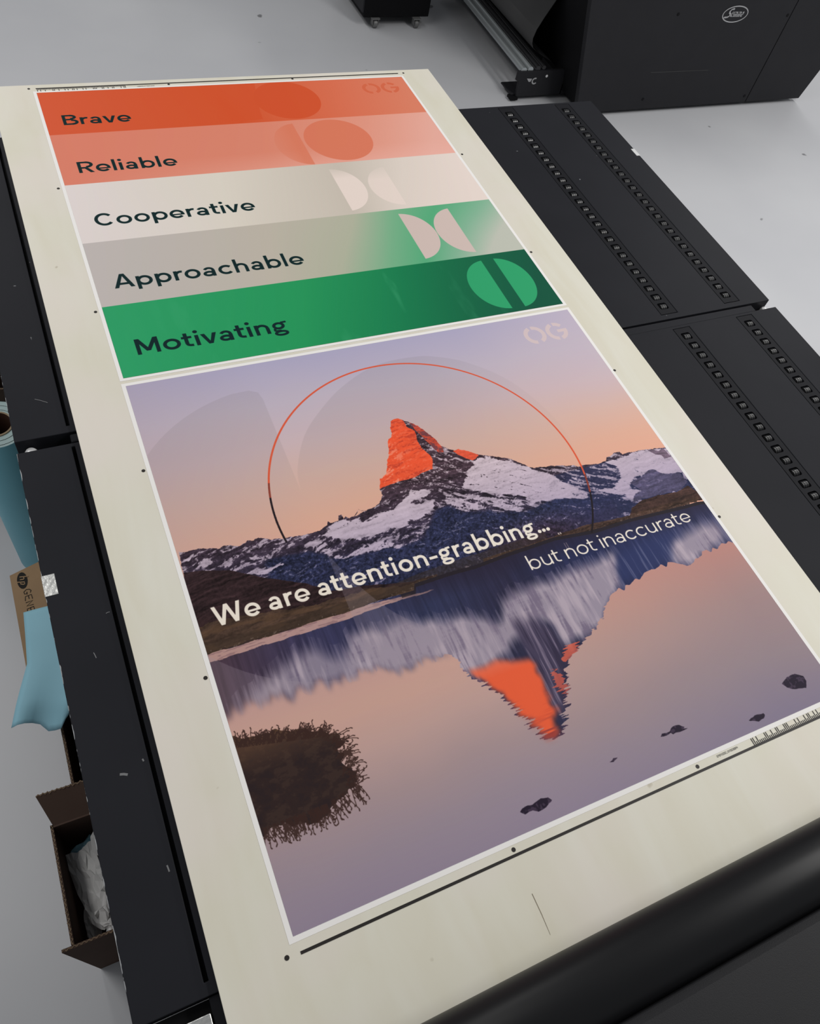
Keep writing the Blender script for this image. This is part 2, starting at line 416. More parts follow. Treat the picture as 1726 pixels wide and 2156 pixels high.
# ------------------------------------------------------------------ the two prints, drawn in numpy
# outlines in millimetres on the board (x to the right, y away from the near edge of the mountain poster)
TR = {
    'ridge': [[4,611],[13.8,605.5],[36.9,607],[67.5,597],[78.6,599.8],[102.3,591.6],[117.2,597.5],[127.3,595.6],[137.4,598.3],[154.7,589.2],[176.3,584.8],[201.5,582.6],[222.9,580.4],[243.2,582.4],[258.4,589.4],[262.2,596],[265.9,590.5],[280.2,590.6],[285.7,601.4],[290.2,601.8],[291.2,593],[296.8,596.4],[300.7,591.2],[311.2,592.1],[323.1,604],[327.2,599.3],[338.6,598.3],[311,591.4],[318.7,597.3],[323.1,604.6],[327,599.7],[340.9,598.2],[354.9,600.9],[367.1,606.8],[377.8,621],[378.2,634.4],[387.4,655.4],[402.4,665.1],[411.3,678.7],[417.3,693.3],[425.7,705.4],[436.7,738.1],[447.5,745.8],[452.1,751],[454.1,767.7],[461.1,781.1],[468,786.8],[479.9,785],[491.9,775.2],[504.8,763],[515.9,746.9],[525.2,727],[532.1,710.1],[534.2,698.8],[546.9,686.8],[554.8,680.4],[564.7,681.9],[580.8,673.3],[599,657.6],[620.6,648.6],[651.1,634.7],[667.1,621.7],[684.4,604.2],[692.3,597.7],[705.9,595.7],[748.6,589.2],[763.3,583.5],[776.6,581.4],[783.6,574.7],[799.1,576.3],[828.9,570.7],[850.2,571.9],[857.1,580.1],[867.8,579.1],[879.7,586],[893.8,584.1],[894.4,577.8],[916.7,577.8],[949.8,574.9],[964.3,573],[985.5,569.3],[1003.5,566.4]],
    'orange1': [[468,786.8],[479.9,785],[485.4,776.9],[486.1,761.4],[498,747.3],[496.2,734.8],[493.5,720.5],[495.6,700.8],[503.3,681.9],[503.1,669.5],[494.8,651.2],[472.9,649.2],[452.8,642.8],[428.4,641.7],[404.2,640.7],[375.3,635.3],[383.7,656.4],[399.4,665.9],[408.3,679.5],[414.2,694.2],[422.6,706.3],[433.5,738.9],[446,746.2],[449.9,751.6],[450.9,768.6],[459.6,783.7]],
    'orange2': [[492.3,776],[505.5,764.6],[516.6,748.5],[525.9,728.6],[534.3,710.8],[533.8,681.9],[522.8,681.6],[515,704],[508.6,722],[499.4,750.5]],
    'orange3': [[552.2,681.1],[565.2,683.1],[581.1,674],[599,657.6],[587.6,649.3],[578.1,648.6],[567.9,657.8],[556.9,669.2]],
    'rib': [[498.8,749.3],[508.6,722],[515,704],[522.8,681.6],[537,681],[546.9,686.8],[554.3,663.6],[560.4,630.7],[534.6,599.3],[492.6,607.4],[488.5,644.8],[495.5,651],[503.1,669.5],[503.3,681.9],[495.6,700.8],[493.5,720.5]],
    'snow1': [[554.6,626.1],[581.1,643.6],[599.5,651.1],[648.2,629.1],[683.4,602.4],[715.2,576.5],[739.6,544.6],[770.4,510.9],[766.4,497.8],[719.1,515.7],[649.7,525.9],[634.7,546.3],[565.4,574.4],[535.2,593.1]],
    'snow2': [[490.9,596],[517,584.4],[561.1,565.7],[625.1,549.1],[630.1,523.7],[613.4,512.9],[565.6,538.8],[529.7,537.7],[508.4,544.1],[498,558.7],[490.5,572.5]],
    'snow3': [[435.3,618],[455.5,617.3],[471.7,599.6],[460.3,597],[433.1,597.1],[416.7,590.3],[427.1,583.4],[448.1,585],[469.3,586.5],[452.6,564.4],[431.7,555.4],[409.6,558.3],[398.1,546.8],[377.9,545.5],[357.8,551.6],[326.9,546.4],[301.8,546.8],[273.3,553.7],[255.6,564.5],[236.9,572],[252.6,581.6],[287.2,591.2],[310.5,586],[322.9,576.8],[359.6,588.2],[387.3,583.7],[410.7,599.8]],
    'snow4': [[199.2,567.6],[216,564.2],[234.1,564],[241.6,551.1],[245.8,528.8],[269.2,518.1],[304.7,529.9],[326.8,530.2],[348.1,520.1],[373.7,512.2],[364.9,506.7],[326.1,512.7],[299.4,516.4],[266.4,510.6],[242.9,521],[230.6,537],[217.6,551.5]],
    'snow5': [[846.5,569],[873.2,569.5],[915.6,576.1],[963.1,571.3],[1001.1,562.9],[1000.4,481.8],[991.1,502.4],[951.6,507.6],[941.1,526.5],[921.4,520.1],[882.8,519.2],[858.6,499],[883.8,486],[871.2,472.4],[849.4,467.5],[844.1,487.9],[793.3,512.1],[832.4,510.4],[858.4,522.2],[867.9,543.1],[861.5,556.8]],
    'snow6': [[2.3,599.3],[26.9,597.8],[51.2,574.9],[34.2,568],[11.7,587.2]],
    'snow7': [[94.1,537.1],[114.4,544.3],[130.6,537.7],[154.9,539.3],[174.2,533.2],[147.3,532.4],[126,531.5],[110.6,531.8]],
    'blueslope': [[138.8,553.5],[210,546.8],[245.1,518.6],[299.1,515.7],[368.8,508.4],[415.9,512],[457.1,559.3],[490.4,564.8],[507.6,542.4],[562.2,532],[622.8,510.1],[701.8,518.7],[766.4,497.8],[815.1,493.8],[804.2,432.5],[743.4,442.9],[620.2,438.4],[479.7,434.7],[350.1,434.3],[262.9,445.6],[118.6,488.9]],
    'greypeak': [[870.1,511.2],[904.1,517.1],[932.3,525],[943.2,523.9],[952.7,509.2],[991.1,502.4],[995.7,475.2],[967.9,463.6],[916.4,466.9],[878.5,466.5],[847.4,464.3],[865.9,481.6],[883.8,486]],
    'blackrock': [[955.3,571.3],[967.6,572.1],[977.5,563.2],[992.2,567.4],[999.3,542.7],[979.8,543.2],[978.3,552.7],[966.1,558.1]],
    'redhill': [[823.2,438.1],[841.3,454.9],[873.2,464.3],[912.1,466.2],[954.9,461.5],[989.9,467],[1003.2,441.7],[993.7,391],[945.6,431.7],[872.2,434.6]],
    'brownhill': [[-2.4,568.5],[26.5,565.3],[72.1,550.9],[115.1,525.7],[148.9,506.7],[186,488.3],[221.2,463.8],[306,449.8],[362.8,436.8],[407.9,437.9],[401.1,422.8],[355.7,420.5],[294.2,420.5],[227.3,416.5],[2.5,415.7],[-26,413.9]],
    'grass': [[-12.1,468],[27.7,469.9],[105.8,459.6],[160.2,454.5],[215.9,449.2],[304.3,445.4],[361.5,433.8],[405.9,433.3],[399.8,419.9],[355.7,420.5],[294.2,420.5],[227.3,416.5],[2.5,415.7],[-26,413.9]],
    'shore': [[-13,415.2],[2.5,415.7],[92,415.1],[227.3,416.5],[294.2,420.5],[355.7,420.5],[361.8,432.2],[430.1,434.5],[479,433.2],[549.5,438.1],[603.1,439.9],[651.2,442],[734.8,433],[820.8,434.4],[870.6,432.1],[943.4,428.5],[985.3,427.7],[1016.7,422.3]],
    'shorestrip': [[-13.7,412.6],[2.6,416.3],[92.4,416.4],[175.9,417.7],[227.7,417.7],[293.6,419],[353.2,414.6],[389.5,411.3],[369.7,409.3],[314.5,410.6],[223.1,405.2],[143.1,403.9],[61.9,404.3],[14.3,402.4],[-8.1,404.9]],
    'landtop': [[503.2,442],[591.8,441.3],[667,445.8],[743.6,447.5],[825.2,441.2],[878.4,443.9],[952.2,441.2],[994.4,440.4],[989.4,422.6],[941.2,425.4],[869.1,430],[820.3,433.5],[734.5,432.4],[660.3,433.9],[587.9,434],[500.4,436.3]],
    'refl': [[-9.2,308.7],[4.4,313.1],[35,314.4],[65.8,314.5],[96.3,312],[125.4,311.6],[149.7,311.7],[166.5,313],[189.9,316.4],[206.7,316.5],[224.7,319.1],[259.9,307],[284.2,295.6],[319.5,295.5],[304,298.4],[320.5,299.3],[333.7,299.7],[362.7,291.5],[374.3,280.9],[375.5,262.3],[382.9,243.5],[404.4,219.9],[417.4,193],[428.8,170.1],[441.4,150],[447,123.5],[454.6,107.1],[470.6,105.8],[487.6,111.8],[502.3,134.5],[512.9,156],[529.9,182.5],[539.6,202.4],[570.7,218.8],[588.6,236.9],[620.8,247.3],[654.3,265],[670.7,285.4],[692.1,301],[731.8,307.3],[783.6,318.2],[841.8,323.9],[882.8,309],[912.5,321.3],[951.5,323.4],[991.3,325.5],[1030.1,335.5]],
    'fog1': [[221.1,374.4],[281.8,367.6],[317.9,376.2],[342.8,357.5],[373.3,350.9],[405.5,347.2],[442.7,338.5],[460.7,318.4],[478.7,312.4],[497.7,349.2],[524.4,358.9],[554.7,360.4],[591.8,359.8],[633.3,365.8],[674,368.6],[713.5,368.1],[754.6,375.4],[727.9,320.2],[690.1,297.8],[654.3,265],[615.9,245.4],[585.9,244.8],[558,247.3],[569,286],[547.9,307.4],[522.8,301.3],[491.9,283.4],[456,268.1],[406.8,251.5],[374.1,259.5],[360.7,287.2],[193,300]],
    'fog2': [[4.1,311.9],[32.6,323.4],[56.5,334.4],[86.4,346.5],[118.9,364.3],[159.6,371.1],[173.6,363.4],[163,349.2],[206.7,346.1],[225.4,357.9],[263.7,345],[320.2,338.3],[387.8,334.6],[368.9,293.9],[284.2,295.6],[205.7,313.9],[149.2,310.4],[95.9,310.8],[34.7,313.2]],
    'fog3': [[874.6,359],[925.5,368.9],[987.6,376.2],[999.4,346.5],[946.3,320.2],[881.7,307.3],[844.1,327.2]],
    'bluerefl': [[752.5,372],[803.8,380.8],[881.8,382.2],[915.8,380.4],[877,362.5],[844.1,327.2],[783.6,318.2],[733.8,310.5],[724.6,321.3]],
    'rorange': [[382,255.2],[410.8,252.8],[436.7,257.2],[465,245.5],[490.5,241.1],[496.9,227.1],[493.5,201.8],[488.7,180.7],[487,165.2],[492.5,150.5],[487.2,139.9],[473.7,129.2],[481.9,113.9],[454.6,107.1],[447,123.5],[441.4,150],[428.8,170.1],[420.1,198.4],[403.6,225]],
    'rorange2': [[562.5,242.3],[585.7,241.4],[580.3,225.9],[554.4,215.8],[547.2,220]],
    'rorange3': [[521.2,213.8],[527.5,199.9],[526.8,177.1],[515.3,163.2],[509.2,180],[512,198.7]],
    'rrib': [[492.4,311.4],[532.2,305.3],[556.1,276],[556.4,244.3],[546.1,217],[537.8,196.3],[527.5,199.9],[521.2,213.8],[510.8,189.2],[511.7,166.1],[508.2,141.8],[492.4,144.3],[487,165.2],[493.5,201.8],[496.9,227.1],[494.4,255]],
    'bush': [[-5.4,274],[16.7,273.7],[31.8,274.2],[50.2,272.5],[65,265.2],[79.9,263.8],[100,254.5],[118,250],[130.7,241.4],[146.3,229.7],[153,218.3],[141.2,210.7],[141.7,198.7],[142.2,186.9],[151.7,175.6],[153,163.6],[144.5,151.6],[130.6,145.6],[124.8,140.4],[113.6,140.9],[104,135.4],[101.1,127.4],[89.1,130.2],[78.7,127],[65.1,125.1],[54.9,132.5],[39.4,129.6],[31.8,139.6],[16.6,136.7],[-0.1,134.4],[-8.4,135.8]],
    'stones': [[[904,50.7],[921.9,58.1],[941.1,58.1],[952.9,49.3],[953.8,39.2],[943.6,28.3],[921.5,34.9],[908.9,42.4]],[[801.1,17.7],[818.5,21.7],[830.7,20],[835.3,20.1],[836.2,17.2],[830.6,12.6],[818.8,10.7]],[[636.1,49.9],[640.6,53.5],[656,52.1],[667,55.9],[678.5,54.6],[685.3,49.3],[682,47.6],[689.6,45.3],[674.9,43.5],[659.6,45.2],[656.5,49.8],[641.4,48.6]],[[531.4,44],[540.9,46.8],[547.3,44.8],[538,42.2]],[[360.7,29.2],[365.6,31.9],[371.3,32.8],[384.3,31],[400.2,34.2],[411.2,31.6],[414.5,26.7],[403.3,20.7],[388.2,18.8],[380.2,23.4],[366.4,23.7]]],
    'veilL': [[236.5,921.1],[215.9,931.4],[176.8,925.9],[116,904.2],[62.4,866.8],[18.7,826.9],[-26.4,773.7],[-60.2,690.6],[-68,550.9],[-21,439.6],[1,411.2],[35.9,376.9],[72.6,349.4],[110.8,326.2],[157.9,305.7],[220.6,340.5],[223.9,419.5],[232.1,511.7],[237.1,550],[238.1,654.3],[239.1,766.4],[242.5,849.2],[242.9,901.6]],
    'veilR': [[576.7,935.7],[487.7,931.5],[399.4,892.1],[330.2,838.8],[284.2,789.6],[251.4,728.4],[240,686.6],[232.9,613.1],[237.1,550],[252.1,495.6],[285.8,425.3],[319,378.9],[364.1,341],[426.3,320.2],[520.8,321.9],[647.6,370.8],[737.5,451.2],[787.5,553.8],[804.8,662.5],[785.8,754.3],[745.7,833.9],[682.8,894.8],[627.6,923.7]],
    'b1': [[557.2,2012.2],[663.4,1999.5],[677.6,1994.1],[696.9,1979.8],[711,1950.6],[713.2,1922.6],[709.6,1895.4],[693.1,1863.2],[655.7,1837],[618.7,1830.4],[582.4,1836.1],[550.5,1854.4],[532.8,1882.3]],
    'b1l': [[454.7,2013.4],[557.2,2012.2],[532.8,1882.3],[527.7,1835.4],[503.1,1833.5],[405.4,1834.4]],
    'b2': [[638.5,1809.4],[664.3,1817.1],[695.4,1816.4],[738.7,1805.2],[771.3,1775.4],[787.5,1734.5],[787.5,1699.3],[781,1677.9],[765.9,1654.8],[732.2,1633.4],[696,1629],[661,1636.7],[630.8,1656.9],[612.9,1680.4],[609,1696.2],[617.2,1741.7]],
    'b2l': [[535,1770],[532.4,1727],[540.5,1695.6],[552,1664.1],[572.7,1638.8],[598.8,1629.4],[607.4,1636],[609.3,1680.9],[617.2,1741.7],[638.5,1809.4],[597.4,1800.9],[557.1,1792.6]],
    'l3': [[615.6,1609.7],[635.8,1597.9],[657.8,1591],[678.2,1568.7],[691.6,1528.4],[691.3,1493.9],[686.7,1479],[671.5,1453.8],[647.4,1435.2],[623.7,1430.1],[616.1,1441.5],[616.3,1489.9],[616.8,1545.7],[616.7,1590.2]],
    'r3': [[714.4,1544.2],[728,1568.2],[749.4,1579.6],[771.5,1581.8],[779.6,1575.4],[780.8,1557.5],[779.8,1509],[782.1,1464.3],[789.4,1440.1],[782.9,1431.8],[755.3,1440.5],[727.6,1463.4],[711,1494],[706.8,1519.8]],
    'l4': [[726,1394.8],[730.8,1399.4],[748.4,1394.7],[771.1,1380.1],[789.5,1356],[801.6,1327.2],[802.7,1297.7],[794.5,1273.2],[775,1245.5],[750.1,1230.6],[732.4,1226.7],[726.2,1232.3],[724.9,1254.8],[725.3,1311.5],[724.9,1358.1]],
    'r4': [[812.1,1355.2],[824.8,1374.2],[847.6,1391.8],[870.3,1399.3],[880.9,1394.4],[882.2,1378.8],[879.4,1313.8],[879.3,1260.8],[879.6,1233],[873.5,1227.2],[852.9,1232.2],[830.7,1246.6],[813.9,1272.6],[805.9,1300.1],[804.2,1323.8]],
    'l5': [[808.8,1150.6],[823.3,1172.3],[847,1189.9],[871,1196.5],[879,1193.3],[880.5,1177.9],[877.9,1115.2],[877.8,1067.1],[877.7,1033.1],[872.2,1026.5],[848.6,1034.1],[825.5,1051.9],[808.3,1081.5],[800.4,1114.7],[802.5,1135.7]],
    'r5': [[892.3,1190.8],[898.4,1197],[917.4,1192.8],[942,1174.5],[959.6,1143],[966.5,1108.3],[962.7,1076.3],[951.6,1054.4],[930.9,1034.9],[907.1,1025.2],[896.6,1026.4],[893.1,1037.6],[892.7,1079.9],[894.3,1139.2]],
}

RES = 1.65           # ink dots per millimetre


_LAT = np.random.default_rng(99).uniform(-1, 1, (256, 256)).astype(np.float32)


def noise_at(U, V, seed):
    """smooth lattice noise at arbitrary points"""
    i = np.floor(U); j = np.floor(V)
    f = (U - i).astype(np.float32); g = (V - j).astype(np.float32)
    f = f * f * (3 - 2 * f); g = g * g * (3 - 2 * g)
    i = i.astype(np.int32) + seed * 37; j = j.astype(np.int32) + seed * 91
    i0, i1, j0, j1 = i & 255, (i + 1) & 255, j & 255, (j + 1) & 255
    a = _LAT[j0, i0] * (1 - f) + _LAT[j0, i1] * f
    b = _LAT[j1, i0] * (1 - f) + _LAT[j1, i1] * f
    return a * (1 - g) + b * g


class Art:
    def __init__(self, y0, y1):
        self.y0, self.y1 = y0, y1
        self.w = int(1000 * RES); self.h = int((y1 - y0) * RES)
        self.x = ((np.arange(self.w) + .5) / RES).astype(np.float32)
        self.y = (y0 + (np.arange(self.h) + .5) / RES).astype(np.float32)
        self.X, self.Y = np.meshgrid(self.x, self.y)
        self.P = np.zeros((self.h, self.w, 3), np.float32)

    def stops(self, t, st):
        xs = [s[0] for s in st]
        return np.stack([np.interp(t, xs, [s[1][k] for s in st]) for k in range(3)], -1).astype(np.float32)

    def noise(self, fx, fy, seed):
        """smooth noise in -1..1 with fx, fy cells over the sheet"""
        g = np.random.default_rng(seed)
        nx, ny = int(fx) + 2, int(fy) + 2
        Lt = g.uniform(-1, 1, (ny, nx))

        def ix(n, cells):
            p = (np.arange(n) + .5) / n * cells
            i = np.floor(p).astype(int); f = p - i
            return i, (f * f * (3 - 2 * f)).astype(np.float32)
        i, f = ix(self.h, fy); j, e = ix(self.w, fx)
        Lt = Lt.astype(np.float32)
        Rw = Lt[i] * (1 - f[:, None]) + Lt[i + 1] * f[:, None]
        return Rw[:, j] * (1 - e) + Rw[:, j + 1] * e

    def fbm(self, fx, fy, seed, o=4, g=.55):
        r = 0; a = 1; tot = 0
        for k in range(o):
            r = r + a * self.noise(min(fx * 2 ** k, 900), min(fy * 2 ** k, 900), seed + k); tot += a; a *= g
        return r / tot

    def mask(self, poly, dx=None, dy=None, pad=0, aa=1):
        out = np.zeros((self.h, self.w), np.float32)
        px = [p[0] for p in poly]; py = [p[1] for p in poly]
        i0 = max(0, int((min(py) - pad - self.y0) * RES) - 2); i1 = min(self.h, int((max(py) + pad - self.y0) * RES) + 3)
        j0 = max(0, int((min(px) - pad) * RES) - 2); j1 = min(self.w, int((max(px) + pad) * RES) + 3)
        if i0 >= i1 or j0 >= j1:
            return out
        acc = 0
        for a in range(aa):
            for b in range(aa):
                X = self.X[i0:i1, j0:j1] + ((a + .5) / aa - .5) / RES
                Y = self.Y[i0:i1, j0:j1] + ((b + .5) / aa - .5) / RES
                if dx is not None: X = X + dx[i0:i1, j0:j1]
                if dy is not None: Y = Y + dy[i0:i1, j0:j1]
                ins = np.zeros(X.shape, bool)
                n = len(poly)
                for k in range(n):
                    xa, ya = poly[k]; xb, yb = poly[(k + 1) % n]
                    if ya == yb:
                        continue
                    ins ^= ((ya > Y) != (yb > Y)) & (X < (xb - xa) * (Y - ya) / (yb - ya) + xa)
                acc = acc + ins
        out[i0:i1, j0:j1] = acc / (aa * aa)
        return out

    def over(self, m, col, alpha=1.0):
        r = np.flatnonzero(m.any(1)); c = np.flatnonzero(m.any(0))
        if not len(r):
            return
        w = np.s_[r[0]:r[-1] + 1, c[0]:c[-1] + 1]
        a = (np.clip(m[w], 0, 1).astype(np.float32) * np.float32(alpha))[..., None]
        self.P[w] += (np.asarray(col, np.float32) - self.P[w]) * a

    def polys(self, ps, col, alpha=1.0):
        acc = np.zeros((self.h, self.w), np.float32)
        for p in ps:
            px = [q[0] for q in p]; py = [q[1] for q in p]
            i0 = max(0, int((min(py) - self.y0) * RES) - 2); i1 = min(self.h, int((max(py) - self.y0) * RES) + 3)
            j0 = max(0, int(min(px) * RES) - 2); j1 = min(self.w, int(max(px) * RES) + 3)
            if i0 >= i1 or j0 >= j1:
                continue
            c = 0
            for a in range(3):
                for b in range(3):
                    X = self.x[None, j0:j1] + ((a + .5) / 3 - .5) / RES
                    Y = self.y[i0:i1, None] + ((b + .5) / 3 - .5) / RES
                    ins = np.zeros((i1 - i0, j1 - j0), bool)
                    for k in range(len(p)):
                        xa, ya = p[k]; xb, yb = p[(k + 1) % len(p)]
                        if ya != yb:
                            ins ^= ((ya > Y) != (yb > Y)) & (X < (xb - xa) * (Y - ya) / (yb - ya) + xa)
                    c = c + ins
            acc[i0:i1, j0:j1] = np.minimum(1.0, acc[i0:i1, j0:j1] + c / 9.0)
        self.over(acc, col, alpha)

    def image(self, name):
        c = np.clip(self.P, 0, 255) / 255.0
        l = np.where(c <= .04045, c / 12.92, ((c + .055) / 1.055) ** 2.4) / KI
        l = np.clip(l, 0, 1)
        s = np.where(l <= .0031308, l * 12.92, 1.055 * l ** (1 / 2.4) - .055)
        px = np.ones((self.h, self.w, 4), np.float32)
        px[..., :3] = s
        im = bpy.data.images.new(name, self.w, self.h)
        im.pixels.foreach_set(px.ravel())
        im.update()
        im.pack()
        return im


def blur(m, rx, ry):
    for ax, r in ((1, int(rx * RES)), (0, int(ry * RES))):
        for _ in range(2):
            if r < 1:
                continue
            pad = [(0, 0), (0, 0)]; pad[ax] = (r + 1, r)
            c = np.cumsum(np.pad(m, pad, mode='edge'), ax)
            n = m.shape[ax]
            m = (np.take(c, np.arange(2 * r + 1, 2 * r + 1 + n), ax) - np.take(c, np.arange(0, n), ax)) / (2 * r + 1)
    return m


def smooth_loop(p, k=5):
    """closed Catmull-Rom curve through p"""
    n = len(p); out = []
    for i in range(n):
        a, b, c, d = (np.array(p[(i + q) % n], float) for q in (-1, 0, 1, 2))
        for t in np.arange(k) / k:
            out.append(tuple(.5 * (2 * b + (c - a) * t + (2 * a - 5 * b + 4 * c - d) * t * t + (3 * b - a - 3 * c + d) * t ** 3)))
    return out


def half_disc(xe, cy, rx, ry, d):
    return [(xe + d * rx * math.cos(math.radians(a)) ** .92, cy + ry * math.sin(math.radians(a))) for a in range(-84, 85, 6)]


def disc(cx, cy, r, n=60):
    return [(cx + r * math.cos(2 * PI * i / n), cy + r * math.sin(2 * PI * i / n)) for i in range(n)]


def ring_poly(cx, cy, r0, r1, a0, a1, sx=1.0):
    n = max(4, int(abs(a1 - a0) / 4))
    A = [math.radians(a0 + (a1 - a0) * i / n) for i in range(n + 1)]
    return [[(cx + sx * r0 * math.cos(A[i]), cy + r0 * math.sin(A[i])), (cx + sx * r1 * math.cos(A[i]), cy + r1 * math.sin(A[i])),
             (cx + sx * r1 * math.cos(A[i + 1]), cy + r1 * math.sin(A[i + 1])), (cx + sx * r0 * math.cos(A[i + 1]), cy + r0 * math.sin(A[i + 1]))] for i in range(n)]


def og_mark(x, y):
    """stencil OG: two broken rings, cap height about 53"""
    p = ring_poly(x + 26, y, 17, 27, 108, 262) + ring_poly(x + 26, y, 17, 27, -66, 92)
    p += ring_poly(x + 84, y, 17, 27, 108, 262) + ring_poly(x + 84, y, 17, 27, 40, 92) + ring_poly(x + 84, y, 17, 27, -80, 6)
    p.append([(x + 86, y - 4), (x + 111, y - 4), (x + 111, y + 4.5), (x + 86, y + 4.5)])
    return p


def draw_words():
    A = Art(1014, 2007)
    u = A.X / 1000
    w = A.noise(5, 5, 91) * .03
    bands = [(1821.5, 2010, [(0, (200, 84, 52)), (.45, (199, 79, 42)), (.62, (203, 94, 62)), (.8, (206, 108, 80)), (1, (206, 120, 94))]),
             (1623, 1821.5, [(0, (206, 120, 99)), (.5, (207, 126, 104)), (.75, (212, 140, 120)), (1, (216, 160, 146))]),
             (1416, 1623, [(0, (211, 201, 198)), (.35, (206, 198, 186)), (.62, (188, 178, 166)), (.8, (208, 196, 186)), (1, (216, 201, 193))]),
             (1214, 1416, [(0, (180, 172, 169)), (.4, (178, 170, 157)), (.55, (166, 168, 148)), (.68, (112, 165, 128)), (.8, (82, 160, 116)), (.9, (124, 168, 140)), (1, (178, 180, 168))]),
             (1000, 1214, [(0, (44, 150, 97)), (.4, (38, 142, 86)), (.62, (26, 116, 74)), (.8, (24, 98, 66)), (1, (22, 80, 60))])]
    for y0, y1, st in bands:
        v = (A.Y - y0) / (y1 - y0)
        sl = {1821.5: 0., 1623: -.10, 1416: -.06, 1214: -.14, 1000: -.10}[y0]
        c = A.stops(np.clip(u + w + sl * (v - .5) * (u * 1.2), 0, 1), st)
        A.P = np.where(((A.Y >= y0) & (A.Y < y1))[..., None], c, A.P)
    # paler foot of the second band, scuffs in the green
    A.over(((A.Y > 1623) & (A.Y < 1821.5)) * np.clip((1690 - A.Y) / 67, 0, 1) * np.clip(u * 1.6, 0, 1), (224, 170, 158), .45)
    sc = A.fbm(26, 7, 300, 4)
    A.over(((A.Y < 1214)) * np.clip((sc - .28) * 3, 0, 1) * np.clip(1.3 - abs(u - .5) * 2.6, 0, 1), (90, 175, 130), .22)
    b1 = (A.Y > 1821.5) & (A.Y < 2007)
    m = A.mask(disc(622, 1918, 91), aa=2) * b1
    A.over(m, (198, 77, 42), .92)
    A.over(A.mask(TR['b1l'], aa=2) * b1 * np.clip((u - .40) / .12, 0, 1) * (1 - m), (199, 76, 40), .7)
    b2 = (A.Y > 1623) & (A.Y < 1821.5)
    m = A.mask(disc(698, 1722, 92), aa=2) * b2
    A.over(A.mask(half_disc(609, 1715, 84, 92, -1), aa=2) * b2 * (1 - m) * np.clip((u - .50) / .08, 0, 1), (205, 112, 84), .75)
    A.over(m, (205, 113, 86), .95)
    A.over(A.mask(half_disc(616, 1514, 77, 85, 1), aa=2) * np.clip((1618 - A.Y) / 60, 0, 1), (219, 203, 194), .95)
    A.over(A.mask(half_disc(781, 1510, 76, 80, -1), aa=2) * np.clip((1600 - A.Y) / 60, .15, 1), (218, 202, 193), .85)
    for p in (half_disc(725, 1313, 78, 86, 1), half_disc(881, 1313, 77, 86, -1)):
        A.polys([p], (195, 176, 169))
    for p in (half_disc(878, 1111, 78, 85, -1), half_disc(893, 1111, 74, 86, 1)):
        A.polys([p], (47, 151, 101))
    A.polys(og_mark(857, 1953), (198, 92, 62), .75)
    ink = (16, 38, 40)
    for s, y, x1 in (('Brave', 1860, 198), ('Reliable', 1665, 264), ('Cooperative', 1469, 397), ('Approachable', 1264, 448), ('Motivating', 1068, 346)):
        A.polys(text_polys(s, 39, y, 42.5, .165, x1 - 39), ink)
    return A.image('word_poster_print')


